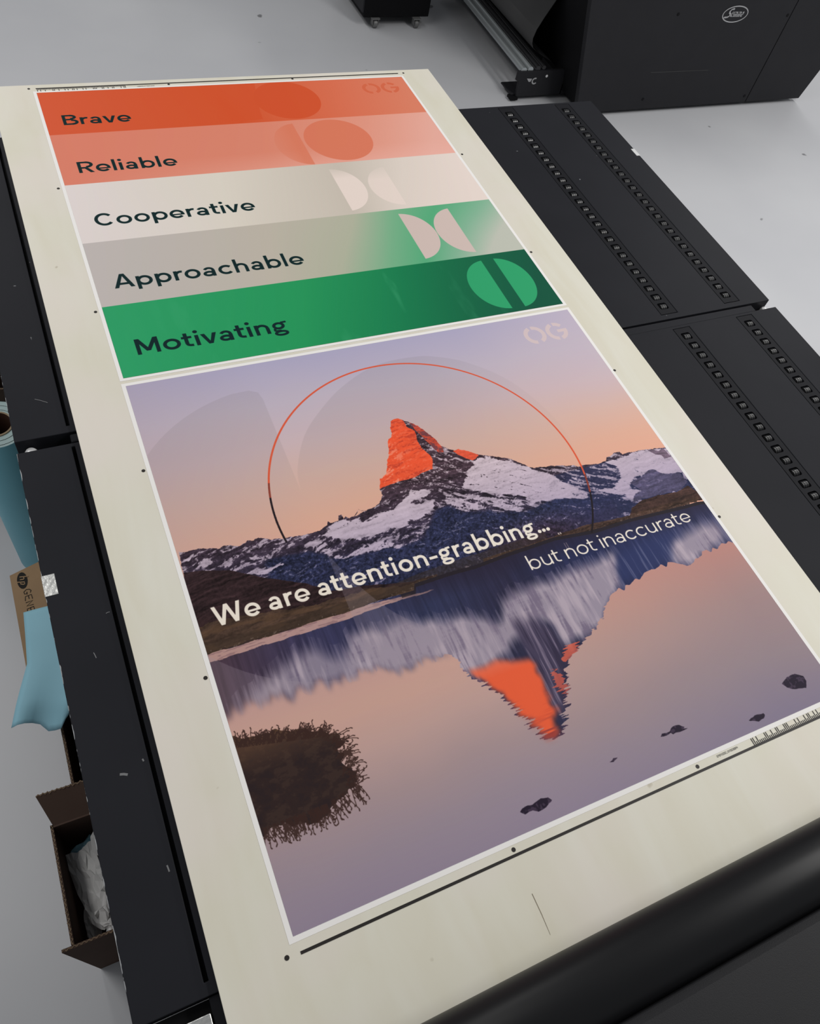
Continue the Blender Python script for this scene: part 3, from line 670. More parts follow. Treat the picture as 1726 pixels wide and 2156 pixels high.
def draw_mountain():
    A = Art(0, 993.5)
    X, Y = A.X, A.Y
    n_hi = A.fbm(120, 120, 11, 3); n_lo = A.fbm(8, 8, 21, 4)
    # sky
    t = Y + n_lo * 12
    sky = A.stops(t, [(540, (218, 160, 136)), (620, (212, 164, 143)), (700, (203, 169, 158)), (780, (194, 171, 174)), (880, (181, 169, 182)), (990, (164, 158, 183))])
    A.P = sky
    A.over(np.clip((250 - X) / 250, 0, 1), (158, 140, 150), .25)
    A.over(np.clip((X - 700) / 300, 0, 1) * np.clip((Y - 700) / 200, 0, 1), (188, 174, 184), .6)
    # ---- water
    wst = [(0, (140, 127, 144)), (60, (147, 132, 143)), (130, (160, 138, 140)), (200, (182, 150, 143)), (280, (197, 154, 139)), (330, (200, 150, 136)), (430, (196, 148, 140))]
    wat = A.stops(Y + n_lo * 14, wst)
    wr = A.stops(Y + n_lo * 14, [(0, (124, 114, 133)), (100, (140, 124, 130)), (220, (154, 127, 126)), (330, (176, 127, 119)), (430, (170, 127, 125))])
    k = np.clip((X - 420) / 520, 0, 1)[..., None]
    wat = wat * (1 - k) + wr * k
    shore = TR['shore']
    sy = np.interp(A.x, [p[0] for p in sorted(shore)], [p[1] for p in sorted(shore)])[None, :]
    isw = Y < sy
    A.P = np.where(isw[..., None], wat, A.P)
    # ---- mountains
    r0 = int((400 - A.y0) * RES)                       # rows from the shore upwards
    Xs, Ys = X[r0:], Y[r0:]

    def full(q):
        o_ = np.zeros((A.h, A.w), np.float32); o_[r0:] = q
        return o_

    def turb(fu, fv, ang, seed, o=4, g=.6, warp=0.0):
        """streaky noise, cells fu x fv mm, long axis turned by ang degrees"""
        c, d = math.cos(math.radians(ang)), math.sin(math.radians(ang))
        U, V = Xs * c + Ys * d, -Xs * d + Ys * c
        if warp is not None:
            U = U + jw; V = V + jw2
        r_, amp, tot = 0, 1.0, 0.0
        for q in range(o):
            r_ = r_ + amp * noise_at(U * (2 ** q / fu), V * (2 ** q / fv), seed + q); tot += amp; amp *= g
        return full(r_ / tot * 1.5)
    jw = (A.fbm(30, 30, 401, 3) * 6)[r0:]; jw2 = (A.fbm(30, 30, 405, 3) * 6)[r0:]
    j1 = A.fbm(160, 160, 31, 3) * 4.5; j2 = A.fbm(160, 160, 41, 3) * 4.5
    jb = A.fbm(40, 40, 51, 4) * 9; jc = A.fbm(40, 40, 61, 4) * 9
    body = A.mask(TR['ridge'] + [(1010, 430), (-10, 405)], j1 * .45, j2 * .45, 6) * ~isw
    tl = turb(22, 5, 18, 410); trr = turb(26, 5, -28, 420); th = turb(34, 4.5, 4, 430); fine = turb(4, 3, 30, 440, 3, .7)
    kx = np.clip((X - 300) / 260, 0, 1)
    tex = tl * (1 - kx) + trr * kx + .35 * fine
    tex2 = th * .8 + .4 * fine
    S = full(np.full(Xs.shape, .40, np.float32))
    A_l = np.clip((Y - 560) / 60, 0, 1)
    S = S - .06 * A_l

    def area(key, val, jit=1.0):
        mm_ = A.mask(TR[key], jb * jit, jc * jit, 14) > .5
        S[mm_] = val
        return mm_
    blue_m = area('blueslope', .10)
    for key, val, jt in (('snow1', .92, .7), ('snow2', .66, .9), ('snow3', .90, .8), ('snow4', .74, .9), ('snow5', .96, .5), ('snow6', .58, 1), ('snow7', .78, .8), ('rib', .36, .5), ('greypeak', .16, .4)):
        area(key, val, jt)
    S = blur(S, 2.2, 1.6)
    f = np.clip((S + .50 * tex - .44) / .17, 0, 1)
    f2 = np.clip((S + .42 * tex2 - .30) / .5, 0, 1)
    f = f * (.72 + .28 * f2)
    dep = np.clip((Y - 480) / 160, 0, 1)[..., None]
    rock = np.array((44, 42, 62.), np.float32) * (1 - dep) + np.array((66, 50, 58.), np.float32) * dep
    rock = rock * (1 + .38 * np.clip(tex2 + .5 * tex, -1.2, 1.6)[..., None])
    snow = np.array((164, 150, 172.), np.float32) * (1 - dep) + np.array((194, 176, 184.), np.float32) * dep
    snow = snow * (1 + .07 * tex2[..., None])
    bl_ = blur(blue_m.astype(np.float32), 4, 3)[..., None]
    warm = np.clip((X - 470) / 140, 0, 1)[..., None] * np.clip((505 - Y) / 50, 0, 1)[..., None]
    slope = (np.array((42, 45, 70.), np.float32) * (1 - warm) + np.array((54, 42, 58.), np.float32) * warm) * (1 + .42 * np.clip(.6 * tex + .8 * fine, -1, 1.4)[..., None])
    slope = slope * (1 - .25 * np.clip(A.noise(9, 14, 450), 0, 1)[..., None])
    rock = rock * (1 - bl_) + slope * bl_
    rock += (np.array((44, 52, 92.), np.float32) - rock) * (np.clip((X - 660) / 90, 0, 1) * (Y < 570) * .5)[..., None]
    C_ = rock * (1 - f[..., None]) + snow * f[..., None]
    A.P += (C_ - A.P) * body[..., None]
    # thin bright runnels of snow on the lower slopes
    A.over(body * bl_[..., 0] * np.clip((tex2 - .62) * 5, 0, 1), (128, 122, 146), .55)

    def paint(key, col, shade=.12, a=1.0, jit=1.0):
        mm = A.mask(TR[key], jb * jit, jc * jit, 14) * body
        a_ = (mm * a)[..., None]
        A.P += (np.asarray(col, np.float32) * (1 + shade * tex2[..., None]) - A.P) * a_
        return mm
    mm = paint('greypeak', (88, 80, 106), .30, .75, .4)
    paint('blackrock', (100, 82, 98), .35, .9, .3)
    o = paint('orange1', (222, 82, 50), .06, 1, .35)
    A.over(o * np.clip((tl + .5 * fine - .10) * 2.2, 0, 1) * np.clip(1.15 - abs(X - 405) / 70, .25, 1), (238, 150, 124), .8)
    A.over(o * np.clip((-th - .5 * fine - .25) * 2.5, 0, 1), (172, 56, 44), .6)
    A.over(o * np.clip((670 - Y) / 50, 0, 1) * np.clip((fine + .3) * 2, 0, 1), (230, 112, 84), .35)
    A.over(blur(o, 3, 3) * body * (1 - o) * np.clip((640 - Y) / 20, 0, 1), (196, 110, 96), .5)
    o = paint('orange2', (202, 76, 56), .2, .95, .35)
    A.over(o * np.clip((trr + fine * .6 - .1) * 3, 0, 1), (84, 56, 68), .75)
    A.over(o * np.clip((-trr - .5) * 3, 0, 1), (232, 130, 104), .5)
    o = paint('orange3', (216, 84, 58), .12, .95, .3)
    paint('redhill', (62, 44, 40), .4, 1, .4)
    paint('brownhill', (46, 33, 35), .45, 1, .3)
    A.over(A.mask(TR['brownhill'], jb * .3, jc * .3, 14) * body * np.clip(A.noise(12, 20, 460), 0, 1), (62, 42, 40), .6)
    mm = paint('grass', (70, 54, 44), .3, .85, .9)
    A.over(mm * np.clip((A.fbm(18, 130, 160, 4) - .02) * 4, 0, 1), (100, 74, 54), .45)
    paint('landtop', (66, 48, 40), .5, .95, .3)
    A.over(A.mask([(-5, 432), (250, 436), (420, 452), (640, 458), (640, 444), (420, 430), (250, 418), (-5, 412)], jb * .2, jc * .2, 4) * body, (58, 46, 38), .5)
    A.over(body * (Y < sy + 7) * np.clip((fine - .5) * 4, 0, 1), (120, 104, 96), .5)
    # ---- reflection
    rip = A.noise(7, 380, 170) * 8 + A.noise(18, 600, 171) * 5
    ripm = rip * np.clip((330 - Y) / 130, .22, 1.5)
    rm = A.mask(TR['refl'] + [(1030, 450), (-10, 450)], ripm, A.noise(120, 6, 172) * 5, 16) * isw
    soft = blur(A.mask(TR['refl'] + [(1030, 450), (-10, 450)], ripm, A.noise(150, 6, 173) * 12, 24), 4, 7) * isw
    ksoft = np.clip((372 - X) / 40, 0, 1)
    rm = rm * (1 - ksoft) + soft * ksoft
    streak = A.fbm(170, 9, 180, 3, .7)
    dk = A.stops(X, [(0, (72, 54, 64)), (160, (54, 52, 80)), (360, (48, 52, 80)), (520, (44, 42, 64)), (700, (36, 42, 76)), (1000, (50, 54, 88))]) * (1 + .2 * streak[..., None])
    a = rm[..., None]
    A.P = A.P * (1 - a) + dk * a
    vstr = A.fbm(150, 16, 184, 3, .6); hstr = A.fbm(22, 260, 187, 3, .6)
    for key, al, br in (('fog1', .95, 7), ('fog2', .8, 9), ('fog3', .95, 9)):
        f = blur(A.mask(TR[key], None, streak * 16, 30), br, br * 1.7) * np.maximum(rm, .0)
        f = np.clip(f * 1.25 + streak * .45 * (f > .02) * (1 - f), 0, 1)
        A.over(f, (150, 138, 152), al)
        A.over(f * np.clip((.7 * A.fbm(16, 14, 190, 3) + .6 * vstr - .02) * 2.4, 0, 1), (186, 170, 179), .6)
        A.over(f * np.clip((.5 * A.fbm(20, 16, 195, 3) - .8 * vstr + .12 * hstr - .14) * 3, 0, 1), (92, 80, 104), .55)
    f = blur(A.mask(TR['bluerefl'], None, streak * 12, 20), 5, 8) * rm
    A.over(f, (44, 52, 92), .85)
    A.over(f * np.clip((streak - .25) * 4, 0, 1), (110, 112, 140), .5)
    f = blur(A.mask(TR['rrib'], ripm * .5, streak * 10, 20), 4, 9) * rm
    A.over(f, (70, 62, 84), .9)
    A.over(f * np.clip((streak - .1) * 5, 0, 1), (142, 128, 146), .6)
    A.over(f * np.clip((-streak - .12) * 5, 0, 1), (44, 38, 58), .7)
    edge = blur(A.mask(TR['rorange'], ripm * .8, None, 20), 2, 5)
    A.over(edge * np.clip(rm + .2, 0, 1), (228, 92, 56), .97)
    A.over(edge * np.clip((A.noise(10, 330, 200) - .15) * 3, 0, 1) * np.clip((150 - Y) / 30, 0, 1), (140, 56, 54), .9)
    A.over(edge * np.clip((Y - 232) / 30, 0, 1), (214, 128, 112), .5)
    A.over(edge * np.clip((hstr - .25) * 4, 0, 1) * np.clip((200 - Y) / 60, 0, 1), (190, 70, 50), .5)
    A.over(A.mask(TR['rorange2'], ripm, None, 16) * rm, (214, 96, 74), .8)
    A.over(A.mask(TR['rorange3'], ripm, None, 16) * rm, (206, 92, 74), .75)
    # dark rippled rim of the reflected peak
    er = np.clip(rm - blur(rm, 5, 3), 0, 1) * (X > 372) * (X < 640) * (Y < 262)
    A.over(er * np.clip((A.noise(9, 360, 205) + .1) * 3, 0, 1), (96, 62, 80), 1.0)
    # near shore: bright pink strip, then the dark bank on the water's edge
    A.over(A.mask(TR['shorestrip'], None, A.fbm(60, 300, 210, 2) * 2.2, 8), (190, 150, 140), .85)
    A.over(A.mask(TR['shorestrip'], None, None, 8) * np.clip((A.fbm(60, 420, 215, 3) - .1) * 6, 0, 1), (120, 90, 96), .5)
    A.over((isw & (Y > sy - 46)) * np.clip((X - 300) / 80, 0, 1) * np.clip((Y - sy + 46) / 40, 0, 1), (40, 34, 50), .7)
    A.over((isw & (Y > sy - 7)) * (X > 330), (38, 32, 34), .75)
    for hx in (664, 668.5):
        A.polys([[(hx, 444), (hx + 2.6, 444), (hx + 2.6, 448.5), (hx, 448.5)]], (190, 176, 168), .85)
        A.polys([[(hx, 408), (hx + 1.8, 408), (hx + 1.8, 425), (hx, 425)]], (140, 122, 128), .55)
    # ---- pale veil outside the two big half discs
    vl = A.mask([(238 - 312 * math.cos(math.radians(q)), 618 + 313 * math.sin(math.radians(q))) for q in range(-80, 81, 4)] + [(238 - 20, 618 + 309), (238 - 4, 618 + 300), (238, 618 + 280), (238, 618 - 300)], aa=2)
    vr = A.mask(smooth_loop(TR['veilR']), aa=2)
    fade = np.clip((620 - X) / 330, 0, 1)
    out = np.clip((1 - vl) * (1 - vr) , 0, 1)
    A.over(out * np.clip((560 - Y) / 40, 0, 1) * (Y > 250) * np.clip((Y - 250) / 60, 0, 1) * fade, (152, 138, 148), .24)
    A.over(np.maximum(vl, vr * np.clip((900 - X) / 320, .45, 1)) * (body < .5) * ~isw, (166, 154, 150), .08)
    A.P *= (1 - .042 * np.maximum(vl, vr * np.clip((900 - X) / 320, .4, 1)) * (body < .5) * ~isw * np.clip((Y - 600) / 200, 0, 1))[..., None]
    # ---- bush
    bj = A.fbm(60, 60, 220, 3) * 9; bk = A.fbm(60, 60, 226, 3) * 9
    bm_ = A.mask(TR['bush'], bj, bk, 14)
    bt = A.fbm(60, 90, 230, 4, .7)
    A.over(bm_, (48, 36, 35))
    A.over(bm_ * np.clip((bt - .05) * 4, 0, 1), (70, 54, 46), .38)
    A.over(bm_ * np.clip((-bt - .12) * 4, 0, 1), (38, 32, 36), .4)
    A.over(bm_ * np.clip((Y - 215) / 50, 0, 1), (104, 74, 54), .6)
    g = random.Random(5)
    tw = []

    def twig(x, y, a, ln, w, leaf=True):
        pts = [(x, y)]
        for _ in range(4):
            a += g.uniform(-.22, .22)
            x += math.cos(a) * ln / 4; y += math.sin(a) * ln / 4
            pts.append((x, y))
            if leaf and g.random() < .75:
                b = a + g.choice((-1, 1)) * g.uniform(.5, 1.1); q = g.uniform(2, 4.5)
                l, r = ribbon([(x, y), (x + math.cos(b) * q, y + math.sin(b) * q)], w * 1.5)
                tw.append(l + r[::-1])
        l, r = ribbon(pts, w)
        for i in range(4):
            tw.append([l[i], l[i + 1], r[i + 1], r[i]])
    for _ in range(150):
        x = g.uniform(0, 150); y = 268 - x * .22 - max(0, x - 120) * .9
        twig(x, y - 6, math.radians(g.uniform(45, 120) - x * .25), g.uniform(10, 26), 1.1)
    for _ in range(60):
        y = g.uniform(150, 235)
        twig(138 + g.uniform(-8, 8), y, math.radians(g.uniform(-30, 40)), g.uniform(12, 32), 1.1)
    for _ in range(120):
        x = g.uniform(2, 150); y = 138 + max(0, x - 100) * .25
        twig(x, y + 4, math.radians(g.uniform(-105, -68)), g.uniform(10, 34), 1.2)
    A.polys(tw, (56, 38, 34), .92)
    for q in TR['stones']:
        A.over(A.mask(q, bj * .25, bk * .25, 4, 2), (38, 30, 44))
        A.over(A.mask(q, bj * .25, bk * .25, 4, 1) * np.clip((A.fbm(200, 200, 240, 2) - .1) * 5, 0, 1), (86, 70, 90), .5)
    # ---- thin ring, orange fading to black at both feet
    rp, rd = [], []
    for a0 in range(-38, 188, 2):
        (rp).append((a0, ring_poly(486, 619.5, 307.6, 311.2, a0, a0 + 2.2)))
    for a0, p in rp:
        e = min(a0 + 38, 187 - a0)
        k = min(1.0, max(0.0, (e - 14) / 14.0))
        rd.append((k, p))
    for kk in (0, .5, 1):
        sel = [q for k, p in rd if abs(k - kk) <= .25 for q in p]
        A.polys(sel, [(30, 24, 28), (130, 56, 44), (208, 82, 54)][int(kk * 2)], .95)
    # ---- lettering
    A.polys(og_mark(853, 934), (205, 184, 180), .75)
    cream = (226, 216, 202)
    A.polys(text_polys('We are attention-grabbing...', 27, 458, 35.5, .172, 626), cream)
    A.polys(text_polys('but not inaccurate', 577, 392, 29.5, .105, 370), cream)
    return A.image('mountain_poster_print')


def print_mat(name, im):
    mt, N, L, P = new_mat(name)
    tx = N.new('ShaderNodeTexImage'); tx.image = im; tx.interpolation = 'Cubic'
    L.new(tx.outputs[0], P.inputs['Base Color'])
    tc = N.new('ShaderNodeTexCoord')
    nz = N.new('ShaderNodeTexNoise'); nz.inputs['Scale'].default_value = 9; nz.inputs['Detail'].default_value = 3
    L.new(tc.outputs['Object'], nz.inputs['Vector'])
    mr = N.new('ShaderNodeMapRange'); mr.inputs[3].default_value = 0.40; mr.inputs[4].default_value = 0.5
    L.new(nz.outputs['Fac'], mr.inputs[0]); L.new(mr.outputs[0], P.inputs['Roughness'])
    P.inputs['Specular IOR Level'].default_value = 0.05
    return mt


# ------------------------------------------------------------------ materials
M = dict(
    floor=floor_mat(), veneer=veneer_mat(),
    white_ink=mat('white_ink', rgb(222, 219, 216), .5, .12),
    black_ink=mat('black_ink', rgb(34, 30, 28), .5, .3),
    steel=black_steel_mat('black_powder_coat'),
    steel2=black_steel_mat('black_powder_coat_plain', False),
    strip=mat('black_plastic_strip', (0.014, 0.0143, 0.017, 1), .5, .05),
    pit=mat('black_tray_and_gap', (0.004, 0.004, 0.005, 1), .7, .2),  # trays, and the black put into gaps to stand for shade
    wheel=mat('dark_grey_roller_plastic', (0.014, 0.014, 0.015, 1), .28, .45),
    silver=mat('brushed_steel', (0.62, 0.62, 0.6, 1), .3, .5, .9, .25, 90, (1, 4, 1), .25, 160),
    chrome=mat('bright_steel', (0.80, 0.80, 0.80, 1), .3, .5, .35),
    rubber=mat('black_roller_rubber', (0.005, 0.005, 0.006, 1), .38, .33),
    cover=mat('charcoal_cover', (0.015, 0.015, 0.017, 1), .55, .25, 0, .25, 8, bump=.15, bscale=900),
    machine=mat('charcoal_textured_panel', (0.015, 0.015, 0.018, 1), .6, .25, 0, .15, 10, bump=.2, bscale=700),
    machine_dark=mat('black_inner_panel', (0.004, 0.004, 0.005, 1), .75, .15),
    felt=mat('dark_grey_felt_belt', (0.055, 0.055, 0.056, 1), .8, .2, 0, .2, 5),
    felt_mark=mat('grey_scratch_on_belt', (0.13, 0.13, 0.132, 1), .8, .2),
    badge=mat('silver_badge', (0.36, 0.36, 0.37, 1), .4, .4),
    tube=mat('grey_aluminium_tube', (0.40, 0.43, 0.44, 1), .3, .5, .6),
    tube_dark=mat('black_anodised_tube', (0.03, 0.03, 0.033, 1), .3, .6, .4),
    caster=mat('grey_caster', (0.16, 0.16, 0.16, 1), .4, .5, .3),
    card=mat('brown_corrugated_card', (0.30, 0.20, 0.115, 1), .8, .15, 0, .12, 14),
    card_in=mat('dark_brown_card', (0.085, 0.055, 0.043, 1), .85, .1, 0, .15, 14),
    card_edge=mat('card_cut_edge', (0.17, 0.12, 0.08, 1), .9, .1, 0, .5, 220),
    blue=mat('light_blue_paper', (0.30, 0.56, 0.67, 1), .6, .2, 0, .06, 6),
    teal=mat('teal_blue_paper_roll', (0.19, 0.50, 0.60, 1), .5, .3, 0, .08, 5),
    teal_end=mat('pale_paper_layers', (0.40, 0.52, 0.52, 1), .7, .2, 0, .12, 60),
    core=mat('cardboard_core', (0.30, 0.23, 0.15, 1), .8, .2, 0, .15, 30),
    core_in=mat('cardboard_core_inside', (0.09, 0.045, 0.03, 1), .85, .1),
    paper=mat('white_waste_paper', (0.56, 0.555, 0.55, 1), .7, .2, 0, .06, 20),
    marker=mat('black_marker_ink', (0.01, 0.009, 0.008, 1), .7, .2),
    scratch=mat('bare_metal_scratch', (0.16, 0.16, 0.165, 1), .5, .4),
)

# ------------------------------------------------------------------ floor
fl = MB().box(-6, 9, -5, 10, -0.1, 0).build('floor', M['floor'])
fl['kind'] = 'structure'
wl = MB().box(-6, 9, 10, 10.15, 0, 4.0).build('wall_back', mat('pale_grey_paint', (0.55, 0.55, 0.55, 1), .7, .2, 0, .05, 3))
wl['kind'] = 'structure'

# ------------------------------------------------------------------ printed board
board = thing('printed_board', 'large cream plywood board printed with two square posters, lying on the black tables', 'board', (0.5, 0.9, ZB - 0.01))


def at_board(o):
    """children were made in world coordinates: keep them there under the board"""
    o.parent = board
    o.matrix_parent_inverse = Matrix.Translation(-board.location)
    return o


at_board(MB().box(-0.104, 1.104, -0.395, 2.0445, ZB - 0.01, ZB).build('plywood_panel', M['veneer'], bevel=0.0008))


def flat(name, polys, z, material, parent=None, thick=0.00025):
    """thin printed layer of ink: a slab per outline, all in one part"""
    b = MB()
    for p in polys:
        if sum(p[i][0] * p[(i + 1) % len(p)][1] - p[(i + 1) % len(p)][0] * p[i][1] for i in range(len(p))) < 0:
            p = p[::-1]
        n = len(p)
        b.add([(q[0], q[1], z) for q in p], [tuple(range(n))])
    return mesh_obj(name, b.v, b.f, material, parent)


def quad(x0, x1, y0, y1):
    return [(x0, y0), (x1, y0), (x1, y1), (x0, y1)]


for y0, y1 in ((-0.0075, 1.0005), (1.0075, 2.014)):
    o = at_board(flat('white_ink_border', [quad(-0.0075, 1.0075, y0, y1)], ZB + 0.0003, M['white_ink']))
    o['label'] = 'narrow white printed border'

for nm, im, y0, y1, lb in (('printed_poster', draw_words(), 1.014, 2.007, 'poster of five coloured bands with the words Brave to Motivating'),
                           ('printed_poster', draw_mountain(), 0.0, 0.9935, 'poster of an orange-lit mountain mirrored in a lake')):
    o = flat(nm, [quad(0, 1, y0, y1)], ZB + 0.0006, print_mat(im.name, im))
    uv = o.data.uv_layers.new(name='print')
    for li, c in zip(o.data.polygons[0].loop_indices, ((0, 0), (1, 0), (1, 1), (0, 1))):
        uv.data[li].uv = c
    at_board(o)['label'] = lb

DOTS = [(-15, 2027), (-15, 1615), (-14, 1204), (-13, 790), (-12.5, 381), (-15, -20), (327, -13.7), (668.5, -13.6), (1010, 383.6), (1010, 791.5), (1013, 1201), (1016, 1614.5), (1014.5, 2026.6), (670, 2021), (328, 2020)]
d0 = None
for x, y in DOTS:
    if d0 is None:
        d0 = flat('registration_dot', [disc(0, 0, 0.0032, 20)], 0, M['black_ink'])
        o = d0
    else:
        o = d0.copy(); COL.objects.link(o)
    at_board(o)
    o.location = (x / 1000, y / 1000, ZB + 0.0005)
PAT = 'LLsLssssLLssLssLLsssLLLssssLsLsssLsLLssLsLsssLssLLssssLssLsL'
for sgn, y, xs, xe in ((1, -0.0215, 0.003, 0.999), (-1, 2.0262, 0.001, 0.997)):
    at_board(flat('ruler_line', [quad(xs, xe, y - .0020, y + .0020)], ZB + 0.0005, M['black_ink']))
    tk = []
    for i, c in enumerate(PAT):
        x = 0.7845 + i * 0.0036 if sgn > 0 else 0.2155 - i * 0.0036
        ln = .0135 if c == 'L' else .0065
        tk.append(quad(x, x + .0016, min(y, y + sgn * ln), max(y, y + sgn * ln)))
    at_board(flat('ruler_ticks', tk, ZB + 0.00055, M['black_ink']))['kind'] = 'stuff'
    if sgn > 0:
        at_board(flat('job_number_print', text_polys('02409102002_104700280894', .710, -.0135, .0032, .16, .044), ZB + 0.0005, M['black_ink']))
    else:
        tp = text_polys('02409102002_104700280894', .710, -.0135, .0032, .16, .044)
        at_board(flat('job_number_print', [[(1.0 - p[0], 2.0047 - p[1]) for p in q] for q in tp], ZB + 0.0005, M['black_ink']))
at_board(flat('crack_in_veneer', [[(0.3247, -.075), (0.3256, -.075), (0.3260, -.103), (0.3251, -.130), (0.3247, -.130), (0.3252, -.103)]], ZB + 0.0004, mat('crack_grey', rgb(120, 110, 92), .7, .2)))

# ------------------------------------------------------------------ roller tables
TZ = ZB - 0.012                     # table top


def grid_slab(name, xs, ys, solid, z0, z1, material, parent, bevel):
    bm = bmesh.new()
    V = {}

    def gv(i, j):
        if (i, j) not in V:
            V[i, j] = bm.verts.new((xs[i], ys[j], z1))
        return V[i, j]
    fs = []
    for i in range(len(xs) - 1):
        for j in range(len(ys) - 1):
            if solid(i, j):
                fs.append(bm.faces.new((gv(i, j), gv(i + 1, j), gv(i + 1, j + 1), gv(i, j + 1))))
    r = bmesh.ops.extrude_face_region(bm, geom=fs, use_keep_orig=True)
    for v in r['geom']:
        if isinstance(v, bmesh.types.BMVert):
            v.co.z = z0
    bmesh.ops.recalc_face_normals(bm, faces=bm.faces)
    me = bpy.data.meshes.new(name)
    bm.to_mesh(me); bm.free()
    me.materials.append(material)
    o = link(bpy.data.objects.new(name, me), parent)
    md = o.modifiers.new('bevel', 'BEVEL')
    md.width = bevel; md.segments = 2; md.limit_method = 'ANGLE'
    return o


def rounded_rect(cx, cy, hx, hy, r):
    out = []
    for sx, sy, a in ((1, 1, 0), (-1, 1, 90), (-1, -1, 180), (1, -1, 270)):
        for k in range(3):
            q = math.radians(a + 45 * k)
            out.append((cx + sx * (hx - r) + r * math.cos(q), cy + sy * (hy - r) + r * math.sin(q)))
    return out


def strip_mesh(name, x0, x1, y0, y1, cx, cells, z1, z0, material, parent):
    b = MB()
    pitch = cells[1] - cells[0] if cells[1] > cells[0] else cells[0] - cells[1]
    lo, hi = min(cells) - pitch / 2, max(cells) + pitch / 2
    b.add([(x0, y0, z1), (x1, y0, z1), (x1, lo, z1), (x0, lo, z1)], [(0, 1, 2, 3)])
    b.add([(x0, hi, z1), (x1, hi, z1), (x1, y1, z1), (x0, y1, z1)], [(0, 1, 2, 3)])
    for cy in cells:
        oc = [(x1, cy + pitch / 2), (x0, cy + pitch / 2), (x0, cy - pitch / 2), (x1, cy - pitch / 2)]
        ic = rounded_rect(cx, cy, .0130, .0108, .004)
        v = [(p[0], p[1], z1) for p in oc + ic] + [(p[0], p[1], z0) for p in ic]
        f = []
        for c in range(4):
            d = (c + 1) % 4
            f.append((c, d, 4 + 3 * d + 1, 4 + 3 * d, 4 + 3 * c + 2, 4 + 3 * c + 1))
        for k in range(12):
            f.append((4 + k, 4 + (k + 1) % 12, 16 + (k + 1) % 12, 16 + k))
        b.add(v, f)
    for xa in (x0, x1):
        b.add([(xa, y0, z1), (xa, y1, z1), (xa, y1, z0), (xa, y0, z0)], [(0, 1, 2, 3)])
    for ya in (y0, y1):
        b.add([(x0, ya, z1), (x1, ya, z1), (x1, ya, z0), (x0, ya, z0)], [(0, 1, 2, 3)])
    o = mesh_obj(name, b.v, b.f, material, parent)
    bm = bmesh.new(); bm.from_mesh(o.data)
    bmesh.ops.remove_doubles(bm, verts=bm.verts, dist=1e-5)
    bmesh.ops.recalc_face_normals(bm, faces=bm.faces)
    for f in bm.faces:
        if abs(f.normal.z) > .9 and f.normal.z < 0:
            f.normal_flip()
    bm.to_mesh(o.data); bm.free()
    return o


# ribbed roller: three rubber ribs on a hub, turning about x
wp = []
for a, b_, r in ((-.0092, -.0078, .0075), (-.0078, -.0040, .0102), (-.0040, -.0028, .0088), (-.0028, .0028, .0104), (.0028, .0040, .0088), (.0040, .0078, .0102), (.0078, .0092, .0075)):
    wp += [(a, r), (b_, r)]
wheel_src = MB().lathe((0, 0, 0), (1, 0, 0), wp, 20)
wheel_me = None


def roller_table(label, y0, y1, first_y, pos):
    global wheel_me
    t = thing('roller_table', label, 'table', (0.68, (y0 + y1) / 2, 0), 'roller tables under the board')

    def P(o):
        o.parent = t
        o.matrix_parent_inverse = Matrix.Translation(-t.location)
        return o
    xs = [-0.208, -0.1185, -0.1125, 1.2455, 1.2965, 1.4455, 1.4965, 1.585]
    ys = [y0, y0 + .016, y1 - .008, y1]
    P(grid_slab('tabletop', xs, ys, lambda i, j: not (i in (1, 3, 5) and j == 1), TZ - .045, TZ, M['steel'], None, .0012))
    cells = [first_y - .03242 * k for k in range(27)]
    for cx, xa, xb in ((1.2695, 1.247, 1.295), (1.4695, 1.447, 1.495)):
        st = P(strip_mesh('roller_strip', xa, xb, y0 + .0175, y1 - .0095, cx, cells, TZ - .0004, TZ - .016, M['strip'], None))
        tr = MB().box(xa + .001, xb - .001, y0 + .02, y1 - .012, TZ - .034, TZ - .017).build('roller_tray', M['pit'])
        tr.parent = st
        for cy in cells:
            if wheel_me is None:
                w = wheel_src.build('roller', M['wheel'], None, smooth=True)
                wheel_me = w.data
            else:
                w = bpy.data.objects.new('roller', wheel_me); COL.objects.link(w)
            w.parent = st
            w.location = (cx, cy, TZ - .0084)
    P(MB().box(-0.123, -0.108, y0 + .02, y1 - .012, TZ - .03, TZ - .024).build('slot_tray', M['pit']))
    for lx in (0.16, 1.36):
        for ly in (y0 + .12, y1 - .12):
            b = MB().box(lx - .025, lx + .025, ly - .025, ly + .025, 0.012, TZ - .045)
            b.box(lx - .04, lx + .04, ly - .04, ly + .04, 0, .012)
            P(b.build('leg', M['steel2']))
    P(MB().box(-.17, 1.55, y0 + .02, y0 + .08, TZ - .125, TZ - .045).build('cross_beam', M['steel2']))
    P(MB().box(-.19, 1.57, y1 - .08, y1 - .02, TZ - .125, TZ - .045).build('cross_beam', M['steel2']))
    return t, P


far_t, PF = roller_table('black steel roller table under the poster of coloured words', 0.919, 1.847, 1.806, 0)
near_t, PN = roller_table('black steel roller table under the mountain poster, next to the printer', -0.022, 0.893, 0.857, 1)
